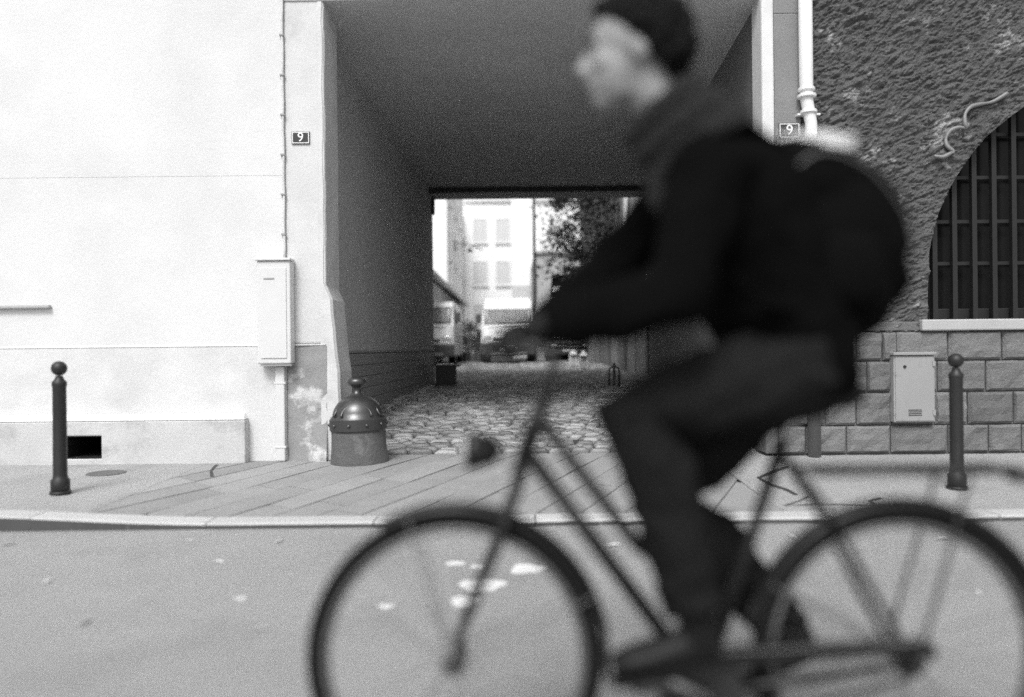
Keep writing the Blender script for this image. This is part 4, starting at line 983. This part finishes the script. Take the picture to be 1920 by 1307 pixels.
def hand(bm, s, r):
    """five fingers closed round the grip whose axis runs along y; the thumb hooks under it from the inner side"""
    gc = Vector((GX + 0.012, 0, GZ)); w = WRI[s]
    loft(bm, [(w, 0.024 + r, 0.030 + r), (w + Vector((-0.03, 0, -0.004)), 0.019 + r, 0.036 + r), (Vector((GX + 0.03, w.y, GZ + 0.034)), 0.016 + r, 0.043 + r), (Vector((GX + 0.004, w.y, GZ + 0.036)), 0.012 + r, 0.042 + r)], 14)
    for k in range(4):
        fy = w.y + s * (0.034 - 0.0225 * k) * 1.0; ln = (0.86, 0.97, 1.03, 0.95)[k]
        pts = [gc + Vector((0, fy, 0)) + Vector((math.cos(R(t)), 0, math.sin(R(t)))) * rr for t, rr in ((88, 0.036), (88 + 45 * ln, 0.033), (88 + 95 * ln, 0.030), (88 + 145 * ln, 0.028), (88 + 190 * ln, 0.027))]
        tube(bm, pts, [0.0105 + r, 0.010 + r, 0.0095 + r, 0.009 + r, 0.0075 + r], 10)
    ty = w.y - s * 0.046
    pts = [w + Vector((-0.025, -s * 0.022, -0.006)), Vector((GX + 0.035, ty, GZ + 0.018)), Vector((GX + 0.020, ty - s * 0.008, GZ - 0.020)), Vector((GX - 0.012, ty - s * 0.004, GZ - 0.028))]
    tube(bm, pts, [0.014 + r, 0.012 + r, 0.0105 + r, 0.009 + r], 10)
# body: one continuous figure
bm = B()
h = lambda x, y, z: HC + Matrix.Rotation(R(-6), 3, 'Y') @ Vector((x, y, z))
ell(bm, h(0.018, 0, 0.030), (0.098, 0.077, 0.094), u=28, v=18); ell(bm, h(-0.032, 0, -0.035), (0.066, 0.062, 0.088), u=24, v=16)
ell(bm, h(-0.060, 0, -0.100), (0.030, 0.030, 0.022)); ell(bm, h(-0.030, 0, -0.085), (0.055, 0.052, 0.032))
ell(bm, h(-0.080, 0, 0.026), (0.016, 0.050, 0.012)); ell(bm, h(-0.088, 0, -0.002), (0.012, 0.013, 0.02))
tube(bm, [h(-0.092, 0, 0.016), h(-0.108, 0, -0.012), h(-0.117, 0, -0.028)], [0.008, 0.011, 0.0135], 12)
for s in (-1, 1):
    ell(bm, h(-0.062, s * 0.036, -0.022), (0.030, 0.026, 0.026)); ell(bm, h(0.020, s * 0.078, -0.008), (0.022, 0.010, 0.032), u=16, v=10)
    ell(bm, h(-0.104, s * 0.010, -0.030), (0.010, 0.009, 0.008))
ell(bm, h(-0.093, 0, -0.060), (0.012, 0.024, 0.008)); ell(bm, h(-0.089, 0, -0.074), (0.012, 0.021, 0.008))
loft(bm, [(h(0.020, 0, -0.03), 0.060, 0.056), (h(0.050, 0, -0.10), 0.056, 0.055), (HC.lerp(NB, 0.72), 0.056, 0.060), (NB, 0.065, 0.085), (NB + Vector((0.02, 0, -0.08)), 0.09, 0.13)], 18)
TOR = [((0.680, 0.90), 0.10, 0.150), ((0.665, 0.99), 0.110, 0.160), ((0.640, 1.10), 0.105, 0.150), ((0.600, 1.22), 0.115, 0.165), ((0.550, 1.33), 0.115, 0.180), ((0.508, 1.41), 0.080, 0.160), ((0.480, 1.455), 0.045, 0.10)]
loft(bm, [((p[0], BY, p[1]), a_, b_) for p, a_, b_ in TOR], 24)
for s in (-1, 1):
    tube(bm, [NB + Vector((0.03, s * 0.07, -0.06)), SH[s], SH[s].lerp(EL[s], 0.5), EL[s], EL[s].lerp(WRI[s], 0.35), WRI[s]], [0.055, 0.055, 0.046, 0.040, 0.040, 0.026], 14)
    hand(bm, s, 0.0)
    tube(bm, [HIP[s] + Vector((0.03, 0, 0.02)), HIP[s].lerp(KN[s], 0.3), HIP[s].lerp(KN[s], 0.75), KN[s], KN[s].lerp(AN[s], 0.3) + Vector((0.02, 0, 0)), KN[s].lerp(AN[s], 0.7), AN[s]], [0.10, 0.085, 0.062, 0.055, 0.055, 0.042, 0.036], 16)
    tube(bm, [AN[s], HEEL[s], TOE[s]], [0.036, 0.034, 0.028], 12)
body = mesh_obj('body', remeshed(bm, 0.0055, 3), M['skin'], ps)
for s in (-1, 1):
    bm = B(); ell(bm, h(-0.0755, s * 0.033, 0.006), (0.011, 0.012, 0.009), u=14, v=10); e = obj('eye', bm, M['eye'], body, smooth=True)
    bm = B(); ell(bm, h(-0.0842, s * 0.035, 0.006), (0.0035, 0.0055, 0.0055), u=12, v=8); obj('iris', bm, M['iris'], e, smooth=True)
    obj('eyebrow', tube(B(), [h(-0.0935, s * 0.016, 0.030), h(-0.092, s * 0.034, 0.036), h(-0.078, s * 0.052, 0.031)], [0.004, 0.005, 0.003], 8), M['hair'], body)
obj('mouth', tube(B(), [h(-0.098, -0.020, -0.0665), h(-0.1035, 0, -0.0665), h(-0.098, 0.020, -0.0665)], [0.002, 0.0028, 0.002], 6), M['iris'], body)
# hair: thick short mop swept back
bm = B(); bmesh.ops.create_icosphere(bm, subdivisions=5, radius=1)
for v_ in bm.verts:
    d = v_.co.normalized(); front = -d.x; up = d.z
    cut = sm((front * 0.95 - up * 0.75 - 0.06) / 0.22) if up > -0.9 else 1
    low = sm((-up - 0.55) / 0.25); cov = (1 - cut) * (1 - low)
    st = noise.noise(Vector((d.x * 3, d.y * 7, d.z * 7))) * 0.022 + abs(noise.noise(Vector((d.x * 6, d.y * 20, d.z * 20)))) * 0.020 + 0.016 * max(0, d.x)
    k_ = (1.0 + 0.02 / 0.09 + st / 0.09 + 0.06 * max(0, up)) * cov + 0.72 * (1 - cov)
    v_.co = h(0.022, 0, 0.028) + Matrix.Rotation(R(-6), 3, 'Y') @ Vector((d.x * 0.100 * k_, d.y * 0.079 * k_, d.z * 0.096 * k_))
obj('hair', bm, M['hair'], ps, smooth=True)
# scarf wound round the neck
bm = B()
for zc, rr, rs in ((0.52, 0.082, 0.034), (0.70, 0.092, 0.040), (0.90, 0.104, 0.042)):
    c = HC.lerp(NB, zc) + Vector((-0.004, 0, -0.01)); ax = (NB - HC).normalized(); a_, b_ = frame_of(ax)
    P = [c + a_ * rr * math.cos(2 * math.pi * k / 28) + b_ * rr * 0.95 * math.sin(2 * math.pi * k / 28) for k in range(29)]
    tube(bm, P, rs, 12)
loft(bm, [(NB + Vector((-0.10, -0.02, 0.05)), 0.03, 0.05), (NB + Vector((-0.125, -0.02, -0.03)), 0.022, 0.055), (NB + Vector((-0.115, -0.02, -0.13)), 0.016, 0.055)], 12)
me = remeshed(bm, 0.007, 4); folds(me, 0.006, 22, (1, 1, 1), 0.003, 60); mesh_obj('scarf', me, M['scarf'], ps)
# jacket
bm = B()
JT = [((0.690, 0.885), 0.112, 0.178), ((0.682, 0.93), 0.132, 0.190), ((0.662, 1.01), 0.148, 0.195), ((0.632, 1.10), 0.160, 0.195), ((0.590, 1.22), 0.172, 0.205), ((0.540, 1.33), 0.168, 0.212), ((0.500, 1.405), 0.130, 0.188), ((0.480, 1.455), 0.078, 0.115), ((0.462, 1.485), 0.070, 0.085)]
loft(bm, [((p[0], BY, p[1]), a_, b_) for p, a_, b_ in JT], 28)
for s in (-1, 1):
    tube(bm, [NB + Vector((0.05, s * 0.08, -0.07)), SH[s], SH[s].lerp(EL[s], 0.5) + Vector((0, 0, -0.005)), EL[s] + Vector((0.004, 0, -0.006)), EL[s].lerp(WRI[s], 0.4) + Vector((0, 0, -0.008)), EL[s].lerp(WRI[s], 0.97)], [0.082, 0.086, 0.074, 0.066, 0.060, 0.043], 18)
me = remeshed(bm, 0.010, 6); folds(me, 0.011, 8, (1, 0.6, 1.3), 0.004, 30)
jk = mesh_obj('jacket', me, M['jacket'], ps)
obj('collar', torus(B(), (0, 0, 0), 0.082, 0.012, 0.030, 36, 10), M['jacket'], jk, smooth=True).matrix_world = Matrix.Translation(NB + Vector((-0.012, 0, 0.022))) @ (NB - HC).to_track_quat('Y', 'Z').to_matrix().to_4x4()
for s in (-1, 1):
    d = WRI[s] - EL[s]; obj('cuff', tube(B(), [EL[s].lerp(WRI[s], 0.90), EL[s].lerp(WRI[s], 1.0)], [0.046, 0.043], 18), M['jacket'], jk, smooth=True)
# trousers
bm = B()
loft(bm, [((0.695, BY, 0.88), 0.085, 0.160), ((0.675, BY, 0.95), 0.118, 0.172), ((0.665, BY, 1.02), 0.115, 0.165)], 22)
for s in (-1, 1):
    tube(bm, [HIP[s] + Vector((0.03, 0, 0.005)), HIP[s].lerp(KN[s], 0.3) + Vector((0, 0, -0.01)), HIP[s].lerp(KN[s], 0.72), KN[s], KN[s].lerp(AN[s], 0.3) + Vector((0.028, 0, 0)), KN[s].lerp(AN[s], 0.7) + Vector((0.012, 0, 0)), KN[s].lerp(AN[s], 0.97)], [0.116, 0.108, 0.086, 0.076, 0.080, 0.068, 0.061], 20)
me = remeshed(bm, 0.009, 5); folds(me, 0.010, 10, (1, 0.7, 1.2), 0.004, 34)
mesh_obj('trousers', me, M['trouser'], ps)
# shoes and gloves
for s in (-1, 1):
    bm = B(); d = (TOE[s] - HEEL[s]); 
    loft(bm, [(HEEL[s] + Vector((0.018, 0, 0)), 0.030, 0.026), (HEEL[s], 0.044, 0.036), (HEEL[s] + d * 0.35, 0.044, 0.040), (HEEL[s] + d * 0.7, 0.036, 0.046), (TOE[s], 0.030, 0.042), (TOE[s] + d.normalized() * 0.035, 0.020, 0.028)], 18)
    tube(bm, [AN[s] + Vector((0, 0, 0.05)), AN[s] + Vector((0.005, 0, -0.02)), HEEL[s] + d * 0.12], [0.047, 0.046, 0.044], 16)
    so = mesh_obj('shoe', remeshed(bm, 0.006, 3), M['shoe'], ps)
    a_, b_ = frame_of(d); dn = d.normalized(); up = Vector((0, 0, 1)); 
    bm = B(); loft(bm, [(HEEL[s] + dn * t - up * 0.040, 0.009, w) for t, w in ((-0.025, 0.022), (0.0, 0.036), (0.10, 0.038), (0.19, 0.047), (d.length + 0.01, 0.043), (d.length + 0.035, 0.026))], 14); obj('sole', bm, M['tyre'], so, smooth=True)
    bm = B(); hand(bm, s, 0.0028); loft(bm, [(WRI[s] + Vector((0.045, 0, 0.018)), 0.036, 0.038), (WRI[s] + Vector((-0.005, 0, 0)), 0.030, 0.036)], 14)
    mesh_obj('glove', remeshed(bm, 0.0035, 2), M['shoe'], ps)
# ------------------------------------------------------------------ backpack on the rider's back
bp = thing('backpack', 'bulging black backpack with a pale striped top strap on the cyclist', 'backpack', (0, 0, 0))
bm = B()
for p, r_ in (((0.740, BY, 1.240), (0.200, 0.165, 0.215)), ((0.680, BY, 1.375), (0.16, 0.155, 0.105)), ((0.765, BY, 1.125), (0.135, 0.155, 0.125)), ((0.80, BY, 1.27), (0.115, 0.14, 0.12))): ell(bm, p, r_, Matrix.Rotation(R(18), 3, 'Y'), u=28, v=18)
me = remeshed(bm, 0.010, 8); folds(me, 0.009, 6, (1, 1, 1), 0.003, 24); mesh_obj('sack', me, M['bag'], bp)
for s in (-1, 1):
    st = obj('shoulder_strap', loft(B(), [((0.62, BY + s * 0.10, 1.44), 0.008, 0.032), ((0.525, BY + s * 0.125, 1.492), 0.008, 0.032), ((0.435, BY + s * 0.135, 1.455), 0.008, 0.032), ((0.385, BY + s * 0.15, 1.36), 0.008, 0.030), ((0.41, BY + s * 0.19, 1.22), 0.007, 0.024), ((0.53, BY + s * 0.205, 1.09), 0.006, 0.018), ((0.68, BY + s * 0.17, 1.06), 0.006, 0.016)], 10), M['bag'], bp, smooth=True)
sp = obj('top_handle', loft(B(), [((0.612, BY - 0.02, 1.41), 0.012, 0.030), ((0.622, BY - 0.02, 1.462), 0.014, 0.030), ((0.650, BY - 0.02, 1.477), 0.015, 0.030), ((0.72, BY - 0.02, 1.480), 0.015, 0.030), ((0.785, BY - 0.02, 1.474), 0.015, 0.030), ((0.812, BY - 0.02, 1.452), 0.014, 0.030), ((0.80, BY - 0.02, 1.38), 0.012, 0.030)], 14), M['bag'], bp, smooth=True)
for z in (-0.011, 0.001, 0.0125):
    obj('pale_stripe', tube(B(), [(0.625, BY - 0.050, 1.472 + z), (0.68, BY - 0.052, 1.480 + z), (0.74, BY - 0.052, 1.480 + z), (0.805, BY - 0.050, 1.470 + z)], 0.0065, 8), M['reflect'], sp, smooth=True)
obj('front_pocket', loft(B(), [((0.895, BY, 1.10), 0.02, 0.07), ((0.900, BY, 1.14), 0.040, 0.10), ((0.885, BY, 1.21), 0.040, 0.10), ((0.86, BY, 1.27), 0.02, 0.08)], 18), M['bag'], bp, smooth=True)

obj('zip', tube(B(), smooth_pts([(0.60, BY - 0.150, 1.36), (0.68, BY - 0.155, 1.425), (0.79, BY - 0.140, 1.395), (0.885, BY - 0.115, 1.30), (0.915, BY - 0.10, 1.20)]), 0.0045, 6), M['bumper'], bp, smooth=True)
obj('side_pocket', loft(B(), [((0.74, BY - 0.150, 1.075), 0.06, 0.020), ((0.74, BY - 0.165, 1.12), 0.075, 0.028), ((0.745, BY - 0.165, 1.21), 0.07, 0.026), ((0.75, BY - 0.155, 1.25), 0.05, 0.012)], 16), M['bag'], bp, smooth=True)
